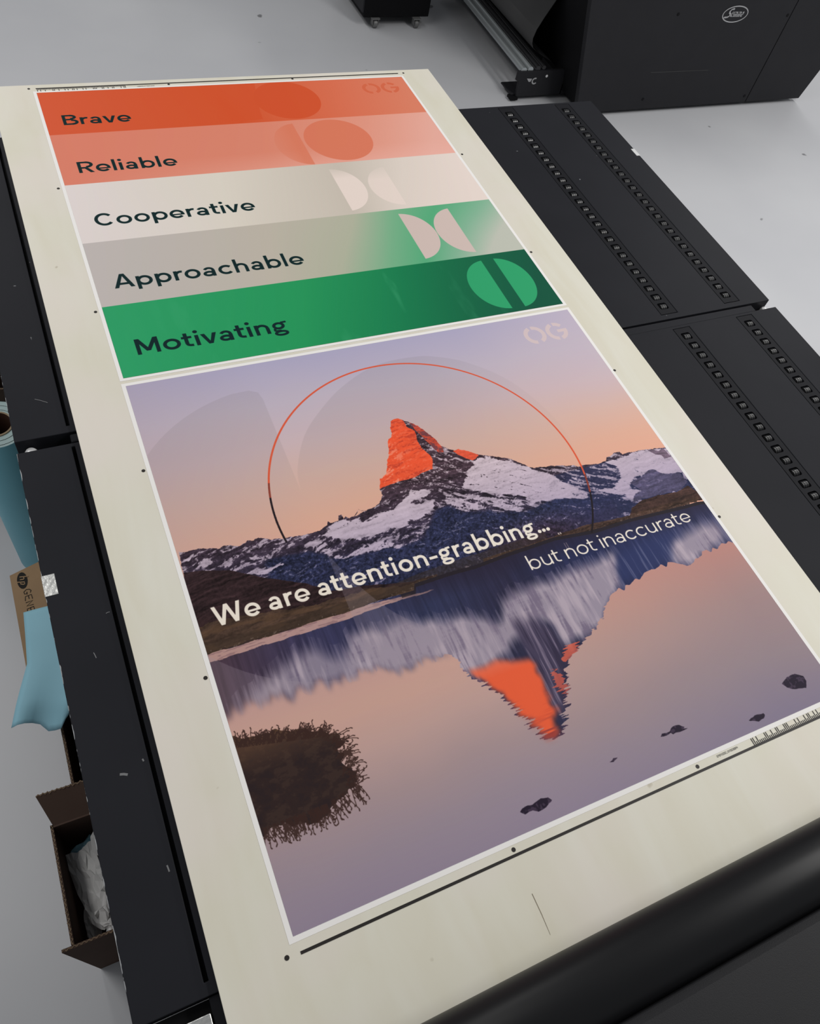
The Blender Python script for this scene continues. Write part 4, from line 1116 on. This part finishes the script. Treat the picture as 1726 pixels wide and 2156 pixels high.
# joint between the tables, hung on the far one
PF(MB().box(-.205, 1.592, 0.896, 1.06, TZ - .23, TZ - .13).build('dark_gap_filler', M['pit']))  # black beam added so the gap between the tables looks dark
PF(MB().box(-.10, 1.52, 0.8940, 0.9145, TZ - .030, TZ - .0015).build('joint_bar', M['steel2'], bevel=.001))
b = MB().prism([(x, z) for x, z in ((-.117, TZ - .03), (-.100, TZ - .03), (-.100, TZ - .002), (-.117, TZ - .002))], 'y', .897, .916)
PF(b.build('joint_bracket', M['steel2'], bevel=.003))
for kx in (-.186, 1.573):
    b = MB().lathe((kx, .9062, TZ - .060), (0, 0, 1), [(0, .0121), (.034, .0121), (.039, .0112), (.043, .0088), (.045, .004)], 28)
    b.lathe((kx, .9062, TZ - .14), (0, 0, 1), [(0, .006), (.082, .006)], 12)
    o = PF(b.build('levelling_knob', M['chrome'], smooth=True))
    o['label'] = 'round silver levelling knob'
o = PF(MB().box(1.5735, 1.5862, 1.5545, 1.5885, TZ - .02, TZ + .0008).build('catch_plate', M['chrome'], bevel=.0004))
o['label'] = 'bright steel catch plate'
o = PN(MB().box(-.2088, -.1885, .596, .635, TZ - .02, TZ + .0010).build('catch_plate', M['silver'], bevel=.0006))
o['label'] = 'scratched silver catch plate'
# scratches through the paint
SCR = [((-.160, 1.012), (-.140, .998), .0010, 1), ((-.128, .540), (-.122, .541), .0010, 0), ((-.160, .285), (-.150, .281), .0035, 0), ((-.1265, .296), (-.1255, .292), .0022, 0), ((-.158, .48), (-.156, .47), .0012, 0), ((-.128, .145), (-.127, .136), .002, 0)]
for a, c, w, far in SCR:
    l, r = ribbon([a, ((a[0] + c[0]) / 2, (a[1] + c[1]) / 2 + .0006), c], w)
    (PF if far else PN)(flat('paint_scratch', [l + r[::-1]], TZ + .0003, M['scratch']))

# ------------------------------------------------------------------ printer at the near end
pr = thing('flatbed_printer', 'black flatbed printer with long rubber roller that the board slides under', 'printer', (0.7, -0.6, 0))


def PP(o):
    o.parent = pr
    o.matrix_parent_inverse = Matrix.Translation(-pr.location)
    return o


PP(MB().lathe((-.02, -.199, ZB + .058), (1, 0, 0), [(0, .047), (.003, .049), (1.757, .049), (1.76, .047)], 64).build('front_roller', M['rubber'], smooth=True))
PP(MB().prism([(-.262, ZB + .035), (-.245, ZB + .070), (-.246, ZB + .082), (-.256, ZB + .088), (-1.0, ZB + .13), (-1.0, ZB + .03)], 'x', -.02, 1.74).build('top_cover', M['cover'], bevel=.002))
PP(MB().box(-.30, 1.75, -1.0, -.215, 0, ZB - .05).build('printer_body', M['machine']))
PP(MB().box(1.72, 1.80, -1.0, -.14, ZB - .05, ZB + .12).build('end_cap', M['machine'], bevel=.01))
PP(MB().box(-.30, -.118, -.21, -.0235, ZB - .20, TZ - .030).build('bed_dark_gap_filler', M['pit']))  # bed base extended in near-black to darken the gap before the table
o = PP(MB().prism([(-.2, -.20), (-.1195, -.20), (-.1195, -.040), (-.2, -.040)], 'z', TZ - .030, TZ + .001).build('bed_plate', M['silver'], bevel=.001))
o['label'] = 'worn silver bed plate'
PP(MB().box(-.1175, 1.70, -.215, -.0235, ZB - .20, TZ - .006).build('printer_bed', M['strip']))

# ------------------------------------------------------------------ cutting machine in the background
ct = thing('cutting_machine', 'dark grey cutting machine with an oval badge, on the floor behind the tables', 'machine', (3.3, 3.6, 0))


def PC(o):
    o.parent = ct
    o.matrix_parent_inverse = Matrix.Translation(-ct.location)
    return o


def xl(z):
    return 2.600 - .256 * z


def xr(z):
    return 4.160 + .26 * z


b = MB().prism([(xl(.02), .022), (3.7475, .022), (3.7475, 1.02), (xl(1.02), 1.02)], 'y', 3.09, 3.12)
PC(b.build('end_panel', M['machine'], bevel=.002))
b = MB().prism([(3.7525, .022), (xr(.022), .022), (xr(1.02), 1.02), (3.7525, 1.02)], 'y', 3.09, 3.12)
PC(b.build('end_panel', M['machine'], bevel=.002))
b = MB().prism([(xl(.03) + .012, .04), (xr(.04) - .02, .04), (xr(1.0) - .02, 1.0), (xl(1.0) + .012, 1.0)], 'y', 3.115, 5.4)
PC(b.build('machine_body', M['machine_dark']))
for fx, fy in ((2.86, 3.2), (3.80, 3.2), (3.98, 3.25), (2.86, 5.2), (3.98, 5.2)):
    PC(MB().lathe((fx, fy, 0), (0, 0, 1), [(0, .035), (.012, .035), (.014, .014), (.05, .014)], 20).build('levelling_foot', M['machine_dark'], smooth=True))
for sx, sz in ((2.997, .494), (2.997, .076), (3.728, .481), (3.721, .058)):
    PC(MB().lathe((sx, 3.0915, sz), (0, -1, 0), [(0, .008), (.003, .008), (.004, .005)], 16).build('panel_screw', M['pit']))
PC(MB().add([(2.975, 3.0895, .2145), (3.36, 3.0895, .2130), (3.36, 3.0895, .2160), (2.975, 3.0895, .2180)], [(0, 1, 2, 3)]).build('scuff', M['felt']))
# oval badge with slanting script
bx, bz = 3.362, .491
b = MB()
ov = []
for i in range(49):
    a = 2 * PI * i / 48
    ov.append((math.cos(a), math.sin(a)))
for i in range(48):
    q = [(bx + ov[i][0] * .083, bz + ov[i][1] * .040), (bx + ov[i + 1][0] * .083, bz + ov[i + 1][1] * .040), (bx + ov[i + 1][0] * .0775, bz + ov[i + 1][1] * .0345), (bx + ov[i][0] * .0775, bz + ov[i][1] * .0345)]
    b.add([(p[0], 3.0885, p[1]) for p in q], [(0, 1, 2, 3)])
bd = PC(b.build('badge_ring', M['badge']))
bd['label'] = 'silver oval badge outline'
b = MB()
tp = text_polys('umma', -.027, 0, .036, .21, .080)
tp += [[(-.062 + p[0] * .040, p[1] * .040 - .002) for p in q] for q in [[l_, l2, r2, r_] for L_, R_ in [ribbon([(.02, .06), (.10, 0), (.35, 0), (.62, .05), (.78, .2), (.7, .4), (.45, .52), (.35, .7), (.42, .9), (.65, 1.0), (.85, .92)], .2)] for l_, l2, r2, r_ in zip(L_[:-1], L_[1:], R_[1:], R_[:-1])]]
for q in tp:
    b.add([(bx + p[0] + p[1] * .35 - .004, 3.0883, bz + p[1] - .0125) for p in q], [tuple(range(len(q)))])
o = PC(b.build('badge_lettering', M['badge']))
o['label'] = 'slanting silver script inside the oval'
# felt belt hanging in a loop
prof = [(2.49, .56), (2.456, .443), (2.418, .369), (2.392, .310), (2.384, .27), (2.388, .245), (2.402, .222), (2.44, .198), (2.479, .180), (2.54, .150), (2.592, .112)]
v, f = [], []
for k, (x, z) in enumerate(prof):
    for dx, dz in ((0, 0), (.004, -.002)):
        v += [(x + dx, 3.35, z + dz), (x + dx, 5.3, z + dz)]
for k in range(len(prof) - 1):
    a = 4 * k
    f += [(a, a + 1, a + 5, a + 4), (a + 2, a + 6, a + 7, a + 3), (a, a + 4, a + 6, a + 2), (a + 1, a + 3, a + 7, a + 5)]
belt = PC(mesh_obj('felt_belt', v, f, M['felt'], None, True))
belt['label'] = 'dark grey felt belt hanging in a loop'
# take-up bar: end bracket and three tubes
b = MB().prism([(2.325, .022), (2.60, .022), (2.60, .150), (2.302, .150), (2.302, .105), (2.318, .10)], 'y', 3.27, 3.285)
b.box(2.302, 2.62, 3.285, 3.40, .022, .030)
b.box(2.59, 2.62, 3.27, 3.50, .022, .15)
PC(b.build('end_bracket', M['machine'], bevel=.002))
PC(MB().box(2.292, 2.335, 3.262, 3.30, .010, .022).build('bracket_foot', M['machine_dark']))
PC(MB().box(2.33, 2.345, 3.275, 3.29, 0, .012).build('bracket_pin', M['machine_dark']))
for tx, tz, tr, tm in ((2.336, .150, .016, 'tube'), (2.374, .154, .015, 'tube'), (2.418, .158, .013, 'tube_dark'), (2.452, .162, .010, 'tube_dark')):
    PC(MB().lathe((tx, 3.276, tz), (0.03, 1, 0), [(0, tr), (2.3, tr)], 24).build('take_up_tube', M[tm], smooth=True))
PC(MB().box(2.30, 2.47, 5.5, 5.53, 0, .2).build('far_bracket', M['machine']))
b = MB()
for q in ring_poly(2.412, .100, .010, .017, 60, 320):
    b.add([(p[0], 3.2685, p[1]) for p in q], [(0, 1, 2, 3)])
PC(b.build('bracket_clip', M['badge']))
PC(MB().prism([(2.362, .114), (2.392, .112), (2.386, .098), (2.376, .098)], 'y', 3.267, 3.2705).build('bracket_catch', M['badge']))
PC(MB().lathe((2.478, 3.2700, .122), (0, -1, 0), [(0, .007), (.002, .007), (.004, .004)], 16).build('bracket_screw', M['chrome']))
# chalky curls drawn on the belt
cur = []
for (cx_, cy_, r_, a0, a1) in ((3.62, .43, .06, 0, 300), (3.82, .44, .075, 150, 420), (3.66, .37, .045, 30, 260), (3.95, .40, .06, 20, 280)):
    cur.append(arc(cx_, cy_, r_, r_ * .8, a0, a1, 20))


def on_belt(y, z):
    zs = [p[1] for p in prof][::-1]; xs_ = [p[0] for p in prof][::-1]
    return (float(np.interp(z, zs, xs_)) - .0025, y, z)


for c in cur:
    l, r = ribbon(c, .005)
    b = MB()
    for i in range(len(l) - 1):
        b.add([on_belt(*l[i]), on_belt(*l[i + 1]), on_belt(*r[i + 1]), on_belt(*r[i])], [(0, 1, 2, 3)])
    o = b.build('chalk_curl', M['felt_mark'])
    o.parent = belt

# ------------------------------------------------------------------ trolley at the far end
tr_ = thing('equipment_trolley', 'small black box trolley on swivelling casters, standing on the open floor', 'trolley', (1.96, 4.25, 0))


def PT(o):
    o.parent = tr_
    o.matrix_parent_inverse = Matrix.Translation(-tr_.location)
    return o


PT(MB().box(1.772, 2.156, 4.03, 4.46, .052, .80).build('trolley_body', M['machine_dark'], bevel=.004))
PT(MB().box(1.764, 1.7725, 4.034, 4.456, .075, .79).build('side_panel', M['machine'], bevel=.001))
for cx_, cy_ in ((1.842, 4.035), (2.082, 4.025), (1.80, 4.40), (2.12, 4.40)):
    fk = MB().box(cx_ - .022, cx_ + .022, cy_ - .018, cy_ + .03, .046, .053)
    fk.box(cx_ - .018, cx_ - .014, cy_ - .012, cy_ + .014, .016, .048)
    fk.box(cx_ + .014, cx_ + .018, cy_ - .012, cy_ + .014, .016, .048)
    fo = PT(fk.build('caster', M['caster'], bevel=.001))
    w = MB().lathe((cx_ - .012, cy_, .0215), (1, 0, 0), [(0, .016), (.003, .0215), (.021, .0215), (.024, .016)], 24).build('caster_wheel', M['caster'], smooth=True)
    w.parent = fo

# ------------------------------------------------------------------ boxes and paper under the left edge


def wall(b, p, q, z0, z1, t=.005, top_out=(0, 0)):
    """upright card wall from p to q, its top pushed out by top_out"""
    dx, dy = q[0] - p[0], q[1] - p[1]
    d = math.hypot(dx, dy); nx, ny = -dy / d * t, dx / d * t
    bot = [p, q, (q[0] + nx, q[1] + ny), (p[0] + nx, p[1] + ny)]
    v = [(x, y, z0) for x, y in bot] + [(x + top_out[0], y + top_out[1], z1) for x, y in bot]
    b.add(v, [(0, 3, 2, 1), (4, 5, 6, 7), (0, 1, 5, 4), (1, 2, 6, 5), (2, 3, 7, 6), (3, 0, 4, 7)])
    return b


def slab3(b, quad3, t=.004):
    """card flap: quad in space with thickness"""
    a, c, d, e = [Vector(p) for p in quad3]
    n = (c - a).cross(e - a).normalized() * t
    v = [a, c, d, e, a - n, c - n, d - n, e - n]
    b.add(v, [(0, 1, 2, 3), (7, 6, 5, 4), (0, 4, 5, 1), (1, 5, 6, 2), (2, 6, 7, 3), (3, 7, 4, 0)])
    return b


def edge_strip(b, p, q, w, seedn):
    """ragged fluted edge of corrugated card: a zigzag ribbon"""
    p, q = Vector(p), Vector(q)
    n = max(6, int((q - p).length / .004))
    side = Vector((-(q - p).y, (q - p).x, 0)).normalized() * w
    g = random.Random(seedn)
    v = []
    for i in range(n + 1):
        c = p.lerp(q, i / n)
        j = g.uniform(-.0007, .0007)
        off = side * (.5 if i % 2 else -.5)
        v += [c + off * .6 - side * .22 + Vector((j, j, .0012)), c + off * .6 + side * .22 + Vector((j, j, .0012))]
    b.add(v, [(2 * i, 2 * i + 1, 2 * i + 3, 2 * i + 2) for i in range(n)])
    return b


def parent_to(root):
    def f_(o):
        o.parent = root
        o.matrix_parent_inverse = Matrix.Translation(-root.location)
        return o
    return f_


def open_box(label, x0, x1, y0, y1, h, cat='box', left_mat='card', near_out=(0, 0), nx0=None):
    t = thing('cardboard_box', label, cat, ((x0 + x1) / 2, (y0 + y1) / 2, 0), 'cardboard boxes beside the roller tables')
    Q = parent_to(t)
    Q(MB().box(x0, x1, y0, y1, 0.0, .006).build('bottom', M['card_in']))
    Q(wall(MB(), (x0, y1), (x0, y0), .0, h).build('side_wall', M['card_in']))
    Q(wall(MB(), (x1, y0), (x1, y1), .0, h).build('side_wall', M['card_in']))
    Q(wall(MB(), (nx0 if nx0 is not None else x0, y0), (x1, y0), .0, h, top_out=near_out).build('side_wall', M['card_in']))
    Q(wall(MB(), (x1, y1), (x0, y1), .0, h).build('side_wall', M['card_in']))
    Q(edge_strip(MB(), (x0 + .0025, y0, h), (x0 + .0025, y1, h), .005, 1).build('fluted_edge', M['card_edge']))
    Q(edge_strip(MB(), ((nx0 or x0) + near_out[0], y0 + near_out[1] + .0025, h), (x1, y0 + near_out[1] + .0025, h), .005, 2).build('fluted_edge', M['card_edge']))
    return t, Q


BH = .42
bw, QW = open_box('open brown box full of crumpled white paper, at the foot of the near roller table', -.318, -.03, .163, .370, BH, nx0=-.330, near_out=(-.004, -.006))
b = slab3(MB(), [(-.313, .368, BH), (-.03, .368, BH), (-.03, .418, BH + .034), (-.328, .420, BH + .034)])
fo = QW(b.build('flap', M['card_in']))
QW(edge_strip(MB(), (-.328, .420, BH + .033), (-.03, .418, BH + .033), .005, 5).build('fluted_edge', M['card_edge']))
b = MB()
for pl in ([(-.285, .30), (-.276, .296), (-.274, .304), (-.262, .30), (-.255, .306), (-.248, .30), (-.24, .305)],):
    l, r = ribbon([(p[0], p[1]) for p in pl], .0016)
    b.add([(p[0], .1605, p[1]) for p in l + r], [(i, i + 1, len(l) + i + 1, len(l) + i) for i in range(len(l) - 1)])
QW(b.build('pen_mark', M['marker']))

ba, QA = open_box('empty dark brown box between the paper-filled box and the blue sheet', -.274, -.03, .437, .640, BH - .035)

bh, QH = open_box('brown box with an oval printer-maker logo and marker writing on its flap', -.215, -.03, .668, .945, BH + .02)
fq = [(-.310, .684, BH + .002), (-.208, .684, BH + .019), (-.208, .932, BH + .019), (-.310, .914, BH + .002)]
fl_ = QH(slab3(MB(), fq).build('flap', M['card']))


def on_flap(x, y, up=.0008):
    return (x, y, BH + .002 + (x + .310) / .102 * .017 + up)


def flap_print(name, polys, material, up):
    b = MB()
    for q in polys:
        b.add([on_flap(p[0], p[1], up) for p in q], [tuple(range(len(q)))])
    o = b.build(name, material)
    o.parent = fl_
    return o


# logo disc: letters read along -y, their tops towards +x
lx, ly = -.287, .892
flap_print('logo_disc', [[(lx + .0105 * math.cos(a), ly + .0205 * math.sin(a)) for a in [2 * PI * i / 28 for i in range(28)]]], M['marker'], .0006)


def turned(polys, ox, oy, sh=0.0):
    return [[(ox + p[1], oy - p[0] - sh * p[1]) for p in q] for q in polys]


hp = []
for pts in ([(0, 0), (.35, 1.5)], [(.16, .62), (.5, .72), (.62, .60), (.5, 0)], [(.78, -.55), (1.14, .68), (1.5, .66), (1.5, .45), (1.32, .03), (.95, .03)]):
    l, r = ribbon(pts, .17)
    hp += [[l[i], l[i + 1], r[i + 1], r[i]] for i in range(len(l) - 1)]
hp = [[(p[0] * .0138, p[1] * .0118) for p in q] for q in hp]
flap_print('logo_letters', turned(hp, lx - .0042, ly + .0102), M['card'], .0012)
hand = []
for pts in ([(.9, .85), (.6, 1.02), (.25, .8), (.1, .4), (.35, .02), (.75, .05), (.85, .4), (.55, .42), (1.0, .38)],
            [(2.1, 1.0), (1.3, .95), (1.25, .1), (2.0, 0)], [(1.3, .52), (1.9, .55)],
            [(2.35, 0), (2.4, 1.0), (3.0, .05), (3.15, 1.0)], [(4.2, 1.0), (3.5, .95), (3.5, .05), (4.3, 0)], [(3.5, .5), (4.1, .52)]):
    l, r = ribbon(pts, .11)
    hand += [[l[i], l[i + 1], r[i + 1], r[i]] for i in range(len(l) - 1)]
hand = [[(p[0] * .0135, p[1] * .0145) for p in q] for q in hand]
flap_print('marker_writing', turned(hand, -.2885, .868, -.10), M['marker'], .0008)

bd_, QD = open_box('dark brown box standing behind the upright blue roll', -.42, -.05, 1.455, 1.72, BH)

# blue sheet flopped over the boxes
NU, NV = 14, 26
v = []
gl = random.Random(3)
Ls = [(-.292, .797, .457), (-.296, .745, .458), (-.303, .684, .450), (-.326, .634, .440), (-.353, .574, .424)]
Rs = [(-.150, .780, .462), (-.150, .715, .462), (-.155, .645, .460), (-.165, .585, .455), (-.185, .520, .440)]


def interp3(P_, t):
    s = t * (len(P_) - 1); i = min(int(s), len(P_) - 2); q = s - i
    return [P_[i][k] * (1 - q) + P_[i + 1][k] * q for k in range(3)]


for j in range(NV + 1):
    t = j / NV
    A_, B_ = interp3(Ls, t), interp3(Rs, t)
    for i in range(NU + 1):
        u = i / NU
        x, y, z = [A_[k] * (1 - u) + B_[k] * u for k in range(3)]
        z += .010 * math.sin(u * PI) * (1 - t) + .009 * t * t * math.sin(u * 9 + 1.0) - .016 * max(0, t - .85) / .15 * (0.4 + u * .6)
        y += t ** 6 * float(np.interp(u, [0, .26, .31, .35, .50, .62, 1], [0, .013, .010, -.002, -.002, .028, .07]))
        z += .006 * max(0, t - .8) / .2 * math.sin(u * 14)
        v.append((x, y, z))
W1 = NU + 1
f = [(j * W1 + i, j * W1 + i + 1, (j + 1) * W1 + i + 1, (j + 1) * W1 + i) for j in range(NV) for i in range(NU)]
bl = mesh_obj('paper_sheet', v, f, M['blue'], None, True)
md = bl.modifiers.new('thickness', 'SOLIDIFY'); md.thickness = .0008
tag(bl, 'light blue paper sheet drooping over the boxes beside the near table', 'paper')

# upright roll of blue paper on a cardboard core
rl = thing('paper_roll', 'teal blue paper roll standing upright on a cardboard core', 'roll', (-.266, 1.228, 0))
QR = parent_to(rl)
RZ = .55
b = MB()
n = 48
for (z, r) in ((0, .067), (.003, .069), (RZ - .003, .069), (RZ, .068)):
    b.v += [(-.266 + r * math.cos(2 * PI * k / n), 1.228 + r * math.sin(2 * PI * k / n), z) for k in range(n)]
b.f += [(i * n + k, i * n + (k + 1) % n, (i + 1) * n + (k + 1) % n, (i + 1) * n + k) for i in range(3) for k in range(n)]
QR(b.build('wound_paper', M['teal'], smooth=True))


def annulus(name, r0, r1, z, material):
    b = MB()
    for k in range(n):
        a0, a1 = 2 * PI * k / n, 2 * PI * (k + 1) / n
        b.add([(-.266 + r * math.cos(a), 1.228 + r * math.sin(a), z) for r, a in ((r0, a0), (r1, a0), (r1, a1), (r0, a1))], [(0, 1, 2, 3)])
    return QR(b.build(name, material))


for k in range(5):
    annulus('paper_layers', .0365 + k * .0063, .0365 + (k + 1) * .0063, RZ - .0004 + (.0012 if k % 2 else 0), M['teal_end'])
b = MB()
for (z, r) in ((.0, .0365), (RZ + .002, .0365), (RZ + .002, .0325), (RZ - .30, .0325)):
    b.v += [(-.266 + r * math.cos(2 * PI * k / n), 1.228 + r * math.sin(2 * PI * k / n), z) for k in range(n)]
b.f += [(i * n + k, i * n + (k + 1) % n, (i + 1) * n + (k + 1) % n, (i + 1) * n + k) for i in range(3) for k in range(n)]
b.f.append(tuple(range(3 * n, 4 * n)))
o = QR(b.build('cardboard_core', M['core'], smooth=True))
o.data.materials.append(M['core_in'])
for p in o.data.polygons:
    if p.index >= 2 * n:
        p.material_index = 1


# crumpled waste paper in the near box
def crumple(name, label, cx, cy, cz, sx, sy, amp, seedn, rot=0.0, tilt=(0, 0), material='paper', n_=9):
    """sheet with sharp random creases: folded planes plus pinched points, left faceted"""
    g = random.Random(seedn)
    folds = [(g.uniform(0, PI), g.uniform(-.9, .9), g.uniform(.5, 1.0) * g.choice((-1, 1))) for _ in range(11)]
    v = []
    for j in range(n_ + 1):
        for i in range(n_ + 1):
            a, c = i / n_ * 2 - 1, j / n_ * 2 - 1
            if 0 < i < n_ and 0 < j < n_:
                a += g.uniform(-.7, .7) / n_; c += g.uniform(-.7, .7) / n_
            z = sum(k * abs(a * math.cos(th) + c * math.sin(th) - off) for th, off, k in folds) / 4.0 * amp
            z += g.uniform(-.28, .28) * amp
            w = 1 + .14 * math.sin(3 * a + seedn) * math.cos(2.3 * c + seedn)
            x, y = a * sx * w * (1 - .15 * abs(c)), c * sy * w * (1 - .12 * abs(a))
            z += tilt[0] * x + tilt[1] * y
            v.append((cx + x * math.cos(rot) - y * math.sin(rot), cy + x * math.sin(rot) + y * math.cos(rot), cz + z))
    W_ = n_ + 1
    f = []
    for j in range(n_):
        for i in range(n_):
            q = (j * W_ + i, j * W_ + i + 1, (j + 1) * W_ + i + 1, (j + 1) * W_ + i)
            f += [(q[0], q[1], q[2]), (q[0], q[2], q[3])] if g.random() < .5 else [(q[0], q[1], q[3]), (q[1], q[2], q[3])]
    o = mesh_obj(name, v, f, M[material])
    md = o.modifiers.new('thickness', 'SOLIDIFY'); md.thickness = .0006
    return tag(o, label, 'paper', 'waste papers in the open box')


crumple('waste_paper', 'long crumpled white paper lying along the side of the open box', -.281, .262, .335, .026, .074, .016, 11, .10, (.35, .1), n_=10)
crumple('waste_paper', 'wrinkled white paper wad in the near corner of the open box', -.243, .196, .330, .036, .026, .026, 23, .2, (.2, -.3))
crumple('waste_paper', 'smooth white sheet leaning at the back of the open box', -.226, .318, .372, .038, .026, .006, 31, -.5, (-.25, .4), n_=4)
crumple('waste_paper', 'grey-white paper half hidden below the table edge in the box', -.222, .258, .365, .030, .040, .014, 43, .5, (-.25, .2), n_=6)
crumple('waste_paper', 'small blue paper scrap among the white papers', -.278, .333, .320, .024, .018, .010, 57, .5, (0, .3), 'blue')
crumple('waste_paper', 'flat white paper under the wads in the open box', -.19, .265, .24, .10, .080, .012, 61, 0)
crumple('waste_paper', 'thin strip of crumpled white paper down in the near left corner of the open box', -.291, .208, .300, .018, .030, .012, 77, -.2, (.2, .2), n_=7)
